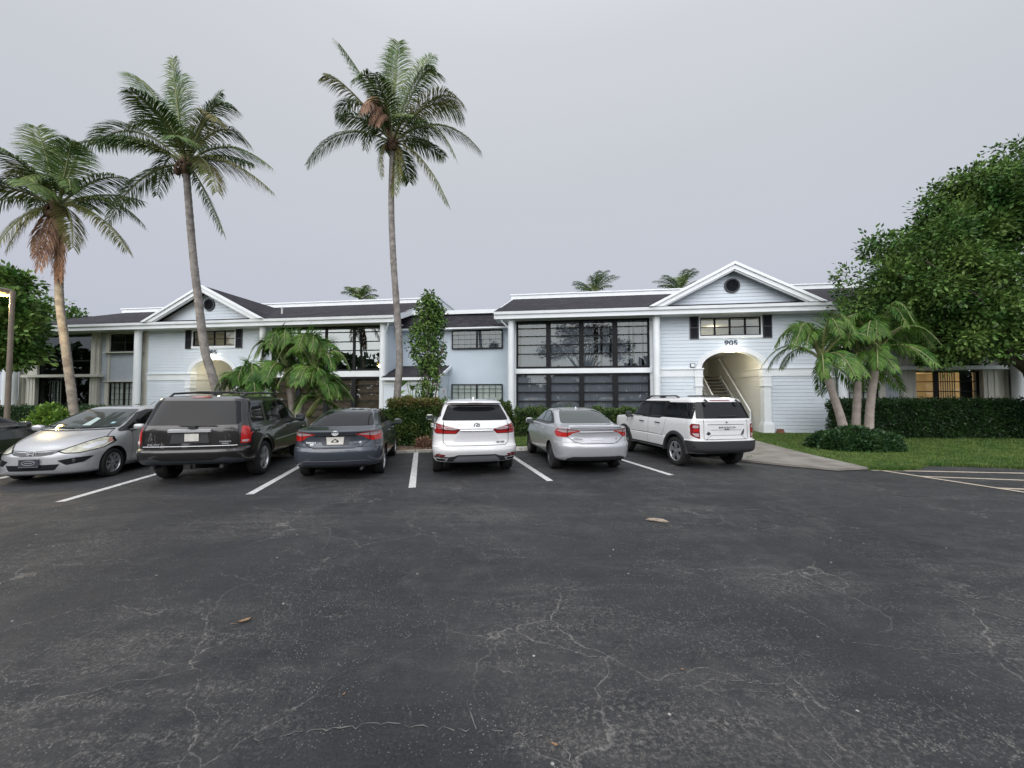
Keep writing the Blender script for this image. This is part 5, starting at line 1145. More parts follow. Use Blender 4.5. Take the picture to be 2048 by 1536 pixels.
def coconut(label, path, r0, r1, fr, sc_, o_px, extra, seed, dead=(), group='tall coconut palms in front of the building'):
    rg = random.Random(seed); t = thing('coconut_palm', label, 'palm tree', path[0], 0, group)
    base = Vector(path[0]); loc = [Vector(p)-base for p in path]
    trunk_mesh(loc, r0, r1, M['bark'], t, rg=rg); top = loc[-1]
    mb = MB(); mb.tube([top-Vector((0, 0, .25)), top-Vector((0, 0, .1)), top+Vector((0, 0, .15)), top+Vector((0, 0, .45))], [r1*1.1, r1*1.9, r1*2.0, r1*.8], 12)
    for k in range(14):
        a = rg.uniform(0, 2*PI); d = Vector((math.cos(a), math.sin(a), 0)); mb.tube([top+d*r1, top+d*(r1*2.3)+Vector((0, 0, .1)), top+d*(r1*3.2)+Vector((0, 0, rg.uniform(-.35, .1)))], [.05, .04, .01], 5)
    mb.build('crown_fibre', M['fibre'], t, smooth=True)
    mb = MB()
    for k in range(7):
        a = rg.uniform(0, 2*PI); q = top+Vector((math.cos(a)*.22, math.sin(a)*.22, -.05-rg.random()*.15)); mb.lathe([(0, -.11), (.07, -.07), (.10, 0), (.075, .08), (0, .12)], 10, c=q)
    mb.build('coconuts', M['fibre'], t, smooth=True)
    O = top+Vector((0, 0, .12))
    def W(px, dy): return O+Vector(((px[0]-o_px[0])*sc_, dy, (o_px[1]-px[1])*sc_))
    for cx, cy, tx, ty, dy, kind in fr:
        c_ = W((cx, cy), dy*.5); t_ = W((tx, ty), dy); ln = (t_-O).length
        mb = frond_mesh(O, c_, t_, int(30*ln+14), min(.85, .27*ln+.12), .034, droop=.62 if kind != 2 else 1.1, roll=rg.uniform(-.5, .5), rg=rg)
        mb.build('frond' if kind != 2 else 'dead_frond', [[M['palm'], M['palm_yellow'], M['palm_dead']][kind], M['rachis'] if kind != 2 else M['palm_dead']], t, fix=False)
    for az, el, ln, dr in extra:
        a = R(az); d = Vector((math.sin(a), -math.cos(a), 0)); c_ = O+d*ln*.5*math.cos(R(el))+Vector((0, 0, ln*.55*math.sin(R(el)))); t_ = O+d*ln*.9*math.cos(R(el*.6))+Vector((0, 0, ln*math.sin(R(el))*.7-dr))
        mb = frond_mesh(O, c_, t_, int(32*ln+10), .26*ln+.1, .042, roll=rg.uniform(-.4, .4), rg=rg)
        mb.build('frond', [M['palm'], M['rachis']], t, fix=False)
    return t
EX = [(0, 55, 2.6, .5), (35, 20, 2.5, .9), (-40, 25, 2.4, .9), (150, 50, 2.6, .3), (205, 45, 2.5, .4), (180, 20, 2.6, .8), (120, 30, 2.4, .7), (240, 35, 2.4, .7), (70, 62, 2.4, .3), (-75, 60, 2.4, .3)]
coconut('tallest coconut palm, straight grey trunk rising behind the clipped hedge with a brown dead frond', [(-4.16, 14.2, .04), (-4.20, 14.2, 1.7), (-4.14, 14.2, 3.4), (-4.40, 14.2, 6.8), (-4.50, 14.2, 9.0), (-4.47, 14.2, 11.1)], .135, .098,
    [(682, 232, 627, 345, -.5, 0), (700, 130, 665, 215, .4, 0), (742, 165, 680, 92, -.3, 0), (700, 170, 672, 190, -1.0, 1), (765, 170, 772, 76, .3, 0), (790, 150, 800, 95, -.4, 0), (812, 150, 860, 92, .2, 0), (850, 115, 880, 165, -.6, 0), (868, 140, 925, 215, .5, 0), (880, 160, 935, 240, -.8, 1), (880, 195, 962, 292, .3, 0), (872, 215, 918, 338, -.7, 0),
     (845, 290, 900, 420, -.3, 1), (730, 150, 705, 255, 1.2, 0), (745, 120, 730, 215, -1.2, 0), (820, 130, 840, 240, 1.3, 0), (755, 285, 775, 370, -.5, 1), (800, 300, 795, 400, -.3, 1), (758, 178, 752, 282, -1.5, 2), (768, 185, 768, 300, -1.4, 2), (752, 200, 762, 290, -1.7, 2), (762, 170, 758, 262, -1.3, 2), (775, 210, 778, 300, -1.3, 2)], .0185, (785, 285), EX[:7], 3)
coconut('middle coconut palm with curved trunk leaning over the roof of the dark family wagon', [(-9.55, 12.6, .04), (-9.62, 12.6, 1.84), (-10.02, 12.6, 3.23), (-10.30, 12.6, 5.0), (-10.52, 12.6, 6.54), (-10.82, 12.6, 9.3)], .135, .098,
    [(250, 185, 165, 250, .3, 0), (240, 228, 168, 300, -.6, 0), (285, 310, 240, 435, -.4, 0), (300, 140, 283, 210, .5, 0), (320, 160, 280, 135, -.3, 0), (335, 180, 335, 103, .3, 0), (355, 170, 365, 112, -.5, 0), (390, 180, 418, 135, .4, 0), (410, 160, 470, 190, -.2, 0), (425, 165, 478, 245, .6, 0), (440, 190, 480, 260, -1.0, 1), (445, 225, 538, 305, .2, 0), (460, 275, 562, 375, -.3, 1),
     (430, 275, 478, 392, -.9, 1), (400, 320, 458, 452, -.2, 0), (310, 180, 300, 300, -1.1, 0), (345, 150, 330, 230, 1.2, 0), (300, 230, 262, 340, .9, 0)], .01626, (370, 305), EX[:5], 8)
coconut('shortest coconut palm at the left, leaning trunk with ragged yellowing fronds above the hatchback', [(-13.72, 12.3, .04), (-13.9, 12.3, 1.36), (-14.21, 12.3, 3.19), (-14.48, 12.3, 4.8), (-14.55, 12.3, 6.1), (-14.67, 12.3, 7.7)], .115, .095,
    [(45, 285, 2, 330, .3, 1), (50, 365, 0, 430, -.5, 0), (60, 340, 18, 400, .6, 0), (85, 320, 62, 262, .3, 0), (108, 310, 98, 258, -.4, 0), (130, 310, 135, 266, .3, 0), (150, 320, 175, 290, -.5, 0), (175, 320, 232, 332, .4, 0), (170, 330, 205, 400, -.9, 0), (195, 385, 272, 498, -.2, 1), (170, 395, 200, 505, -.7, 1), (200, 345, 252, 425, .7, 0),
     (75, 400, 48, 505, -.4, 1), (90, 410, 80, 510, -1.0, 1), (103, 425, 108, 515, -.4, 2), (125, 430, 138, 555, -.2, 2), (118, 430, 122, 540, -.5, 2), (90, 340, 60, 400, -1.2, 0), (130, 330, 150, 400, -1.3, 0)], .0159, (115, 405), EX[:5], 12)
for x, y, z, lab in ((-16.6, 42, 12.3, 'distant palm top above the left roof parapet'), (9.0, 42, 13.0, 'distant palm top above the right roof parapet, left of the gable'), (18.4, 42, 13.2, 'distant palm top tucked behind the left slope of the right gable')):
    sc0 = 1.9 if x < 0 else 2.5
    rg = random.Random(int(x*10)); t = thing('distant_palm', lab, 'palm tree', (x, y, 0), rg.uniform(0, 1), 'palm tops far behind the roofs')
    trunk_mesh([(0, 0, 0), (.3, 0, z*.5), (0, 0, z)], .2, .14, M['bark'], t, n=8, rings=False)
    for k in range(18):
        az = k*137.5; el = rg.choice((78, 60, 40, 15)); ln = sc0*rg.uniform(.9, 1.15)*1.25; a = R(az); d = Vector((math.sin(a), -math.cos(a), 0)); O = Vector((0, 0, z))
        c_ = O+d*ln*.5*math.cos(R(el))+Vector((0, 0, ln*.6*math.sin(R(el))+.2)); t_ = O+d*ln*.95*math.cos(R(el*.8))+Vector((0, 0, ln*math.sin(R(el))*.85-.5))
        frond_mesh(O, c_, t_, 40, .8, .07, seg=2, rg=rg).build('frond', [M['palm'], M['rachis']], t, fix=False)
def feather(label, stems, seed, size, spr=1, group=None):
    rg = random.Random(seed); t = thing('feather_palm', label, 'palm tree', stems[0][0], 0, group); base = Vector(stems[0][0])
    for path, nfr, ln0 in [(s_, n_, l_) for s_, n_, l_ in [(st[:-2], st[-2], st[-1]) for st in stems]]:
        P = [Vector(p)-base for p in path]; trunk_mesh(P, .125*size, .085*size, M['bark2'], t, rg=rg, flare=1.3, n=12); top = P[-1]; d0 = (P[-1]-P[-2]).normalized()
        mb = MB(); mb.tube([top-d0*.03, top+d0*.15, top+d0*.5, top+d0*.75], [.09*size, .10*size, .07*size, .045*size], 12); mb.build('crown_shaft', M['crownshaft'], t, smooth=True)
        O = top+d0*.65
        for k in range(nfr):
            az = k*137.5+rg.uniform(-15, 15); el = [82, 66, 50, 38, 26, 10, -8, 58][k % 8]; ln = ln0*rg.uniform(.88, 1.12); a = R(az); d = Vector((math.sin(a), -math.cos(a), 0))
            c_ = O+d*ln*.50*math.cos(R(el*.8))+Vector((0, 0, ln*1.2*math.sin(R(el))+.08)); t_ = O+d*ln*(.45+.40*math.cos(R(el)))*spr+Vector((0, 0, ln*(math.sin(R(el))*.85-.48)))
            frond_mesh(O, c_, t_, 46, .42*size+.05, .037, droop=rg.uniform(.45, .85), rg=rg, fwd=.6, bare=.10, roll=rg.uniform(-.9, .9), spread=.75).build('frond', [M['adonidia'], M['rachis']], t, fix=False)
    return t
feather('bushy feather palm clump in front of the left glazed porch, beside the blue sedan roof', [[(-6.66, 12.2, .04), (-6.70, 12.2, 1.2), (-6.45, 12.2, 1.9), 26, 1.45], [(-6.9, 12.5, .04), (-7.05, 12.5, 1.1), (-7.2, 12.5, 2.0), 26, 1.45], [(-7.0, 12.0, .04), (-7.4, 12.0, .8), (-7.7, 12.0, 1.15), 22, 1.3], [(-6.8, 12.0, .04), (-6.6, 12.0, .6), (-6.3, 12.0, 1.1), 18, 1.15]], 21, .95, .9)
feather('pair of leaning feather palms with ringed trunks beside the right end column', [[(11.4, 13.2, .04), (11.1, 13.2, 1.25), (10.75, 13.2, 2.35), 24, 1.95], [(12.0, 13.1, .04), (12.08, 13.1, 1.3), (12.3, 13.1, 2.6), 24, 1.95], [(11.75, 13.35, .04), (11.85, 13.35, 1.2), (11.95, 13.35, 2.4), 14, 1.7]], 33, 1.15)
# broad-leaved crowns: clusters of leaf blades spread through lobes
def leaves(mb, p, n, rad, ln, wd, rg, up=.4, m=0, out=None):
    for _i in range(n):
        d = Vector((rg.gauss(0, 1), rg.gauss(0, 1), rg.gauss(0, 1))).normalized(); q = p+d*rad*rg.random()**.5
        a = (d+Vector((rg.uniform(-.5, .5), rg.uniform(-.5, .5), rg.uniform(-.6, .4)))+(out or Vector((0, 0, 0)))).normalized()
        nr = Vector((rg.gauss(0, .6), rg.gauss(0, .6), up+rg.random())).normalized(); b = a.cross(nr)
        if b.length < .01: continue
        b.normalize(); l_ = ln*rg.uniform(.6, 1.25); w_ = wd*rg.uniform(.7, 1.2)
        mb.add([q, q+a*l_*.5+b*w_*.5, q+a*l_, q+a*l_*.5-b*w_*.5], [(0, 1, 2, 3)], m)
def broad_tree(label, base, lobes, ncl, per, lf, seed, limbs, m='leaf', group=None, tr=.3, crad=.35, name='broadleaf_tree', sub=0):
    rg = random.Random(seed); t = thing(name, label, 'tree', base, 0, group); B0 = Vector(base); mb = MB()
    if sub:
        nl = []
        for c_, r_ in lobes:
            nl.append((c_, tuple(q*.62 for q in r_)))
            for _i in range(sub):
                d = Vector((rg.gauss(0, 1), rg.gauss(0, 1), rg.gauss(.25, .8))).normalized(); k_ = rg.uniform(.24, .36)
                nl.append((tuple(c_[j]+d[j]*r_[j]*rg.uniform(.66, .84) for j in range(3)), (r_[0]*k_*1.1, r_[1]*k_*1.1, r_[2]*k_*.75)))
        lobes = nl
    tot = sum(l_[1][0]*l_[1][2] for l_ in lobes)
    for c_, r_ in lobes:
        c_ = Vector(c_)-B0; k = int(ncl*r_[0]*r_[2]/tot)
        for _i in range(k):
            d = Vector((rg.gauss(0, 1), rg.gauss(0, 1), rg.gauss(0, 1))).normalized(); s_ = rg.choice((1, 1, 1, .97, .85, .6, 1.06))*rg.uniform(.88, 1.04)
            bump = 1+.10*math.sin(d.x*7+seed)+.08*math.sin(d.z*9+d.y*5)
            p = c_+Vector((d.x*r_[0], d.y*r_[1], d.z*r_[2]))*s_*bump; leaves(mb, p, per, crad*rg.uniform(.5, 1.2), lf[0], lf[1], rg, out=d*.5)
    mb.build('crown', M[m], t, fix=False)
    mb = MB()
    for path, ra, rb in limbs:
        P = [Vector(p)-B0 for p in path]; k = len(P); mb.tube(P, [ra+(rb-ra)*i/(k-1) for i in range(k)], 10)
    mb.build('trunk', M['bark_tree'], t, smooth=True); return t
def L2(base, c, r, rg, n=7, r0=.12):
    o = []
    for k in range(n):
        d = Vector((rg.gauss(0, 1), rg.gauss(0, 1), abs(rg.gauss(0, .7)))).normalized(); e = Vector(c)+Vector((d.x*r[0], d.y*r[1], d.z*r[2]))*.85; m_ = (Vector(base)+e)*.5+Vector((rg.uniform(-.5, .5), rg.uniform(-.5, .5), .3)); o.append(([base, m_, e], r0, .02))
    return o
rg = random.Random(4)
broad_tree('large spreading green shade tree overhanging the right end of the building', (20.4, 14.6, .03),
    [((20.2, 15.2, 6.9), (4.6, 3.8, 3.5)), ((16.6, 14.9, 5.7), (2.7, 2.6, 1.9)), ((15.0, 14.8, 5.6), (1.9, 1.8, 1.4)), ((16.1, 14.9, 7.4), (1.8, 2.0, 1.3)), ((18.4, 14.6, 9.1), (1.9, 2.0, 1.3)), ((17.0, 14.6, 9.7), (.9, .9, .45)), ((16.2, 14.7, 9.0), (.7, .7, .35)), ((14.3, 14.8, 7.5), (.8, .8, .35)), ((13.2, 14.8, 6.4), (.6, .7, .3)), ((19.4, 14.6, 11.0), (.9, .9, .5)), ((18.2, 14.6, 8.0), (2.0, 2.2, 1.6)), ((22.0, 14.4, 9.4), (3.2, 3.0, 2.1)), ((18.0, 14.2, 4.2), (2.8, 1.9, 1.1)), ((16.6, 14.4, 3.7), (1.8, 1.5, .8)), ((19.6, 13.6, 3.5), (2.0, 1.5, .8)), ((15.6, 14.6, 6.6), (1.5, 1.6, 1.0)), ((20.6, 14.0, 4.6), (2.4, 2.2, 1.4))], 5200, 23, (.17, .09), 6,
    [([(20.4, 14.6, 0), (20.0, 14.5, 1.6), (19.4, 14.4, 2.6)], .36, .26), ([(19.4, 14.4, 2.6), (18.3, 14.2, 3.2), (17.6, 14.2, 4.6), (17.0, 14.4, 6.2)], .2, .05), ([(19.4, 14.4, 2.6), (20.2, 14.8, 5), (20.6, 15, 8)], .22, .06)] + L2((18.3, 14.2, 3.3), (17, 14.8, 6), (3.4, 3, 2.2), rg, 9, .08) + L2((20.2, 14.8, 5), (20.4, 15, 7), (4.6, 3.6, 3.2), rg, 9, .09), crad=.40, sub=9)
broad_tree('dense green tree at the left edge behind the street lamp', (-26.2, 19.0, 0), [((-27.2, 18.4, 4.9), (3.4, 2.8, 2.9)), ((-24.2, 18.0, 4.4), (2.0, 2.0, 1.9)), ((-25.0, 18.0, 6.7), (1.9, 1.9, 1.3)), ((-23.1, 17.9, 5.6), (1.1, 1.3, .9))], 2600, 22, (.27, .15), 9,
    [([(-26.2, 19.0, 0), (-26.1, 18.8, 2), (-26, 18.6, 4)], .35, .2)] + L2((-26, 18.7, 3), (-25.8, 18.4, 5), (3.4, 2.4, 2.6), rg, 9, .1), crad=.45, sub=7)
broad_tree('small treetop showing above the left end of the roof', (-38.5, 33, 0), [((-40.0, 33, 7.4), (2.6, 2.4, 2.6)), ((-37.6, 33, 7.3), (1.5, 1.5, 1.1))], 420, 16, (.34, .2), 2, [([(-38.5, 33, 0), (-38, 33, 8)], .3, .1)] + L2((-38, 33, 5), (-38, 33, 8), (2, 2, 2), rg, 5, .08), crad=.55)
for i, (x, y, h) in enumerate([(-58, 34, 9), (-70, 22, 10), (50, 22, 10), (44, 40, 9), (-48, 48, 9)]):
    if i == 0:
        far = broad_tree('far leafy tree beyond the building, nearest of the left far trees', (x, y, 0), [((x, y, h*.55), (6, 5, h*.45))], 700, 16, (.5, .3), 77, [([(x, y, 0), (x, y, h*.6)], .35, .15)], crad=.8, m='leaf_dark', group='far trees beyond the building ends'); 
    else:
        q = copy_tree(far); q.location = (x, y, 0); q.rotation_euler.z = i; q['label'] = ('', 'far leafy tree at the extreme left, out beyond the lamp', 'far leafy tree beyond the right end of the building', 'rearmost far leafy tree behind the right end of the building', 'rearmost far leafy tree behind the left end of the building')[i]
# trees across the car park behind the photographer, seen mirrored in the glass
broad_tree('airy shade tree standing just behind the photographer, mirrored in the right glazed porch', (1.2, -9.5, 0), [((1.0, -9.5, 8.6), (5.2, 3, 2.6)), ((-3.0, -9.2, 7.4), (2.6, 2.2, 1.5)), ((5, -9.4, 7.2), (2.4, 2.2, 1.5))], 620, 14, (.26, .14), 41,
    [([(1.2, -9.5, 0), (1.1, -9.5, 3), (1.2, -9.5, 7)], .25, .12)] + L2((1.2, -9.5, 4), (1, -9.5, 8.4), (5, 2.8, 2.4), rg, 12, .08), crad=.6, m='leaf_dark', sub=5)
rg = random.Random(14); mb = MB()                    # wooded edge far across the car park, only ever seen in reflections
for _i in range(12000):
    x = rg.uniform(-95, 75); h_ = 5.2+max(0, min(3.0, (-18-x)*.3))+1.2*math.sin(x*.21)+1.0*math.sin(x*.53+2)+.6*math.sin(x*1.3); z = h_*rg.random()**.8; y = -20-6*math.sin(x*.05)+rg.uniform(-2.5, 2.5)+(x+10)**2*.004
    leaves(mb, Vector((x, y, z)), 1, .3, 1.5, 1.1, rg)
tag(mb.build('woodland', M['leaf_dark'], fix=False), kind='stuff')
# hedges and shrubs
def hedge(name, label, base, rz, lx, ly, h, dens, lf, m, seed, round_=0, cat='hedge', top=None, group=None, core=True, loose=.05, name_f='foliage'):
    rg = random.Random(seed); t = thing(name, label, cat, base, rz, group); mb = MB()
    A = 2*(lx+ly)*h+lx*ly; n = int(A*dens)
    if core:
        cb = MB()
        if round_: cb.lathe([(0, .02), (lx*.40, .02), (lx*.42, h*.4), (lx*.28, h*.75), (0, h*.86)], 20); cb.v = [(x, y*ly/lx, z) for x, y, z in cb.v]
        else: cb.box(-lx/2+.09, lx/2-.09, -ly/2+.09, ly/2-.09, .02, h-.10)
        cb.build('dark_core', M['core'], t, fix=True)  # added solid filler, its near-black colour standing for the shade between leaves
    for _i in range(n):
        if round_:
            d = Vector((rg.gauss(0, 1), rg.gauss(0, 1), abs(rg.gauss(0, 1)))).normalized(); s_ = 1-.22*rg.random()**2; s_ *= 1+.07*math.sin(d.x*9+seed)+.05*math.sin(d.y*13)
            p = Vector((d.x*lx/2, d.y*ly/2, d.z*h))*s_; o_ = d
        else:
            f = rg.random()*A
            if f < lx*ly: p = Vector((rg.uniform(-lx/2, lx/2), rg.uniform(-ly/2, ly/2), h)); o_ = Vector((0, 0, 1))
            elif f < lx*ly+2*lx*h: e = rg.choice((-1, 1)); p = Vector((rg.uniform(-lx/2, lx/2), e*ly/2, rg.uniform(.04, h))); o_ = Vector((0, e, 0))
            else: e = rg.choice((-1, 1)); p = Vector((e*lx/2, rg.uniform(-ly/2, ly/2), rg.uniform(.04, h))); o_ = Vector((e, 0, 0))
            w_ = .045*math.sin(p.x*5+seed)+.04*math.sin(p.x*11+p.z*7)+.03*math.sin(p.y*9)
            p += o_*(w_-rg.random()**2*.14)+Vector((rg.gauss(0, 1), rg.gauss(0, 1), rg.gauss(0, 1)))*loose*.5
        mi = 1 if (top and p.z > h-.16 and rg.random() < .75) else 0
        leaves(mb, p, 3, .05, lf[0], lf[1], rg, m=mi, out=o_*.6)
    mb.build(name_f, [M[m], M[top]] if top else M[m], t, fix=False); return t
hc = PK(-1.0, 1.35)
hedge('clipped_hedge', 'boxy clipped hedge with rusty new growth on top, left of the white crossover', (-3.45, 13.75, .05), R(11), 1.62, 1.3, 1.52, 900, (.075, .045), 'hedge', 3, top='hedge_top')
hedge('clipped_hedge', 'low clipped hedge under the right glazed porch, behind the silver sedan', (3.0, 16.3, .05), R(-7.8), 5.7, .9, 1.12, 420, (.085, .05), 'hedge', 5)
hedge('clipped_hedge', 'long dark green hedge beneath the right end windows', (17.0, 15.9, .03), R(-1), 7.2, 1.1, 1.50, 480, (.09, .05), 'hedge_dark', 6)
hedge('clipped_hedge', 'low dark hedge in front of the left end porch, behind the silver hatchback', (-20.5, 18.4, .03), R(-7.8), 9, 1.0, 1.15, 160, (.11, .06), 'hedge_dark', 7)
hedge('shrub', 'low rounded dark shrub at the foot of the feather palms on the lawn', (10.85, 12.35, .03), R(-5), 2.55, 1.6, .64, 900, (.10, .055), 'gnd_leaf', 8, round_=1, cat='shrub')
hedge('shrub', 'bright lime green shrub behind the silver hatchback', (-14.45, 12.2, .03), 0, 1.5, 1.1, 1.28, 420, (.15, .08), 'bright', 9, round_=1, cat='shrub')
hedge('shrub', 'small green shrub between the white crossover and the round column', (-.35, 16.9, .03), 0, 1.0, .8, 1.45, 420, (.09, .05), 'hedge', 10, round_=1, cat='shrub')
hedge('shrub', 'light green shrub behind the clipped hedge at the slim tree', (-2.75, 14.9, .03), 0, 1.3, 1.0, 1.55, 420, (.10, .055), 'bright', 11, round_=1, cat='shrub')
hedge('shrub', 'small dark shrub against the glass behind the blue sedan', (-5.6, 17.6, .03), 0, 1.6, .9, 1.1, 260, (.10, .055), 'hedge', 12, round_=1, cat='shrub')
hedge('shrub', 'reddish-leaved low plant at the corner of the clipped hedge', (-2.85, 12.75, .03), 0, .6, .4, .30, 420, (.11, .03), 'palm_dead', 13, round_=1, cat='shrub', core=False)
def big_leaf_plant():
    t = thing('broad_leaf_plant', 'young plant with large pale green leaves beside the storage shed', 'plant', (-4.0, 15.6, .03)); rg = random.Random(2); mb = MB()
    for k in range(9):
        a = k*2.4; d = Vector((math.cos(a), math.sin(a), 0)); h = rg.uniform(1.7, 2.35); P = [d*.02, d*.1+Vector((0, 0, h*.7)), d*.22+Vector((0, 0, h)), d*.55+Vector((0, 0, h+.02)), d*.8+Vector((0, 0, h-.2))]
        s_ = d.cross(Vector((0, 0, 1))); mb.tube(P[:3], .012, 5); w_ = (.02, .13, .15, .02)
        Q = [P[2], P[2].lerp(P[3], .5), P[3], P[4]]; vs = []
        for q, w0 in zip(Q, w_): vs += [q-s_*w0, q, q+s_*w0]
        mb.add([tuple(v) for v in vs], [(3*i+j, 3*i+j+1, 3*i+j+4, 3*i+j+3) for i in range(3) for j in range(2)])
    mb.build('leaves', M['bright'], t, smooth=True, fix=False)
big_leaf_plant()
def slim_tree():
    rg = random.Random(17); t = thing('slim_tree', 'tall narrow leafy tree with several thin stems in front of the link wall', 'tree', (-3.2, 14.6, .04)); mb = MB(); st = MB()
    stems = [(0, 0, 0, -.15, 4.9), (.18, .05, 0, .15, 5.1), (-.12, .1, 0, -.3, 4.4), (.3, -.05, 0, .35, 4.2), (.05, -.1, 0, .0, 5.5)]
    for x, y, z, dx, h in stems:
        st.tube([(x*.6, y, 0), (x, y, h*.35), (x+dx*.5, y, h*.65), (x+dx, y, h)], [.035, .028, .02, .008], 7)
        for k in range(9): zz = h*rg.uniform(.3, .95); st.tube([(x+dx*zz/h, y, zz), (x+dx*zz/h+rg.uniform(-.4, .4), y+rg.uniform(-.3, .3), zz+rg.uniform(-.1, .35))], [.010, .004], 5)
    prof = [(.9, .12), (1.6, .26), (2.1, .34), (2.7, .34), (3.2, .54), (3.8, .62), (4.4, .58), (4.9, .48), (5.3, .34), (5.6, .2)]
    def rad(z):
        for (a, ra), (b, rb) in zip(prof[:-1], prof[1:]):
            if a <= z <= b: return ra+(rb-ra)*(z-a)/(b-a)
        return .1
    for _i in range(480):
        z = rg.uniform(.9, 5.6) if rg.random() < .55 else rg.uniform(2.8, 5.4); r_ = rad(z)*rg.uniform(.25, 1.15); a = rg.uniform(0, 2*PI)
        leaves(mb, Vector((.05+r_*math.cos(a)+.08*math.sin(z*3), r_*math.sin(a)*.8, z)), 11, .13, .14, .085, rg, out=Vector((0, 0, -.6)))
    mb.build('crown', M['leaf'], t, fix=False); st.build('trunk', M['twig'], t, smooth=True)
slim_tree()
# grass blades on the lawn
def inpoly(x, y, P):
    c_ = False; j = len(P)-1
    for i in range(len(P)):
        if (P[i][1] > y) != (P[j][1] > y) and x < (P[j][0]-P[i][0])*(y-P[i][1])/(P[j][1]-P[i][1])+P[i][0]: c_ = not c_
        j = i
    return c_
rg = random.Random(1); mb = MB()
def blades(n, x0, x1, y0, y1, hh=.07, wd=.008):
    for _i in range(n):
        x = rg.uniform(x0, x1); y = rg.uniform(y0, y1)
        if not inpoly(x, y, lawn_pts) or inpoly(x, y, walk): continue
        a = rg.uniform(0, PI); h = hh*rg.uniform(.4, 1.2); dx, dy = math.cos(a)*wd, math.sin(a)*wd; lx, ly = rg.uniform(-.03, .03), rg.uniform(-.03, .03)
        mb.v += [(x-dx, y-dy, .045), (x+dx, y+dy, .045), (x+lx, y+ly, .045+h)]; k = len(mb.v); mb.f.append([k-3, k-2, k-1]); mb.m.append(0)
blades(52000, 7.8, 20, 8, 13, .06, .010); blades(26000, 6.5, 20, 13, 17.5, .08, .012); blades(9000, .1, 6.5, 12.8, 16, .09, .011); blades(16000, -19, -4, 10.5, 18, .09, .014)
def edge_tufts(P, n, hh):
    for _i in range(n):
        k = rg.randrange(len(P)-1); t_ = rg.random(); x = P[k][0]+(P[k+1][0]-P[k][0])*t_+rg.gauss(0, .035); y = P[k][1]+(P[k+1][1]-P[k][1])*t_+rg.gauss(0, .035)
        a = rg.uniform(0, PI); h = hh*rg.uniform(.4, 1.2); dx, dy = math.cos(a)*.009, math.sin(a)*.009; mb.v += [(x-dx, y-dy, .005), (x+dx, y+dy, .005), (x+rg.uniform(-.04, .04), y+rg.uniform(-.04, .04), .03+h)]; q = len(mb.v); mb.f.append([q-3, q-2, q-1]); mb.m.append(0)
edge_tufts([(6.2, 10.3), (6.7, 10.9), (7.2, 11.2), (6.6, 11.2), (6.1, 10.5)], 1500, .05)
edge_tufts([(9.3, 15.2), (8.75, 12.5), (8.5, 11.0), (8.28, 9.1), (8.9, 8.98), (9.5, 9.2), (10.1, 9.6), (11.2, 9.5), (12.2, 9.1)], 5000, .06)
tag(mb.build('grass', M['blade'], fix=False), kind='stuff')
# ------------------------------------------------------------------ small things
lp = thing('street_lamp', 'bronze street lamp with glowing yellow head at the left edge', 'street lamp', (-13.65, 10.5, .03))
mb = MB(); mb.lathe([(0, 0), (.14, 0), (.14, .05), (.06, .08), (.048, 4.55), (0, 4.55)], 16); mb.build('pole', M['brass'], lp, ang=50)
mb = MB(); mb.tube([(0, 0, 4.45), (-.25, 0, 4.5)], .03, 8); mb.build('arm', M['brass'], lp)
mb = MB(); mb.prism([(-.62, 4.56), (-.12, 4.50), (-.14, 4.60), (-.30, 4.66), (-.58, 4.66)], -.17, .17, 'y'); hd = mb.build('lamp_head', M['brass'], lp, ang=30)
mb = MB(); mb.prism([(-.60, 4.553), (-.14, 4.497), (-.16, 4.44), (-.56, 4.46)], -.15, .15, 'y'); mb.build('lens', emit('sodium_glow', (1, .66, .16), 2.6), hd)
l_ = bpy.data.lights.new('street_light', 'POINT'); l_.energy = 210; l_.color = (1, .76, .36); l_.shadow_soft_size = .15
o = bpy.data.objects.new('street_light', l_); C.objects.link(o); o.location = (-.37, 0, 4.28); o.parent = lp
def wheel_stop(x, y, rz, label, num=None):
    t = thing('wheel_stop', label, 'parking bumper', (x, y, .002), R(rz), 'concrete wheel stops against the kerb')
    mb = MB(); mb.prism([(-.09, 0), (-.06, .11), (.06, .11), (.09, 0)], -.85, .85, 'x'); mb.build('block', mat('wheel_stop_paint', (.62, .61, .57), .8, vary=.15, vscale=6), t)
    if num: txt(num, .09, M['num'], t, (.62, -.078, .055), (R(72), 0, 0), 'bay_number', .002)
wheel_stop(-.35, 12.25, 13, 'white concrete wheel stop ahead of the white crossover, stencilled 12', '12'); wheel_stop(-4.35, 11.45, 13, 'white concrete wheel stop ahead of the blue sedan')

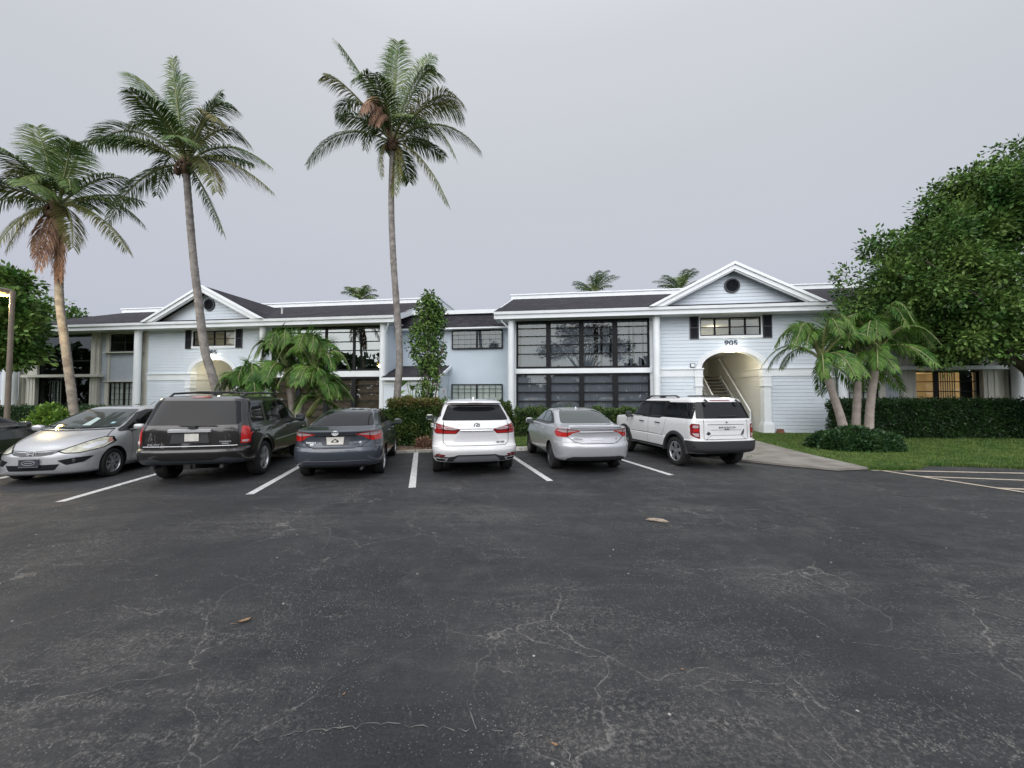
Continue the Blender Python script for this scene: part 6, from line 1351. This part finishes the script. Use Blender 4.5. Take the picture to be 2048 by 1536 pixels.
def debris(name, label, x, y, rz, s_, seed, kind=0):
    rg = random.Random(seed); t = MB()
    if kind == 0:      # curled broad leaf with stalk
        q = []
        for k in range(9):
            u = k/8; w_ = .055*math.sin(PI*min(1, u*.95+.04))**.8*(1+.25*rg.uniform(-1, 1)); z = .012+.03*abs(u-.4)+rg.uniform(0, .01)
            q += [(u*.26-.13, -w_, z+.022), (u*.26-.13, 0, z-.006), (u*.26-.13, w_, z+.018)]
        t.add(q, [(3*i+j, 3*i+j+1, 3*i+j+4, 3*i+j+3) for i in range(8) for j in range(2)]); t.tube([(-.13, 0, .01), (-.2, .03, .012), (-.26, .02, .03)], .005, 5)
    else:              # split sheath
        t.tube([(-.17, .03, .02), (-.05, .0, .025), (.10, -.02, .02), (.2, -.03, .012)], [.012, .03, .034, .008], 7); t.tube([(-.20, -.02, .015), (-.08, -.02, .02), (.08, -.045, .014)], [.006, .02, .01], 6)
    o = t.build(name, M['litter'] if kind == 0 else mat('dry_sheath', (.30, .25, .20), .85, vary=.3, vscale=20), smooth=True, fix=False); o.location = (x, y, .004); o.rotation_euler.z = R(rz); o.scale = (s_,)*3
    tag(o, label, 'dead leaf'); return o
debris('dry_leaf', 'brown curled dead leaf lying on the asphalt at the lower left', -2.0, 2.96, 35, .34, 1)
debris('palm_sheath', 'pale dry palm sheath lying on the asphalt right of centre', 1.97, 5.32, -18, .75, 2, 1)
debris('dry_leaf', 'tiny dark curled leaf near the bottom edge of the asphalt', .205, 1.93, -30, .14, 3)
for i, (x, y, lab) in enumerate([(1.05, 2.45, 'small pale leaf scrap on the asphalt, right of the bottom centre'), (-.95, 2.25, 'small pale leaf scrap on the asphalt at the lower left centre'), (3.2, 2.35, 'white fleck of litter on the asphalt near the lower right')]):
    debris('leaf_scrap', lab, x, y, i*70, .09, 10+i)
# leaf litter along the kerb beneath the clipped hedge
rg = random.Random(6); mb = MB()
for _i in range(420):
    u = rg.uniform(-3.2, 1.0); v = abs(rg.gauss(0, .25))+.02; x, y = PK(u, v); a = rg.uniform(0, 2*PI); r_ = rg.uniform(.02, .05)
    mb.add([(x+r_*math.cos(a+k*PI/2)*(1 if k % 2 else .5), y+r_*math.sin(a+k*PI/2)*(1 if k % 2 else .5), .075+rg.uniform(0, .03)) for k in range(4)], [(0, 1, 2, 3)])
tag(mb.build('leaf_litter', M['litter'], fix=False), kind='stuff')
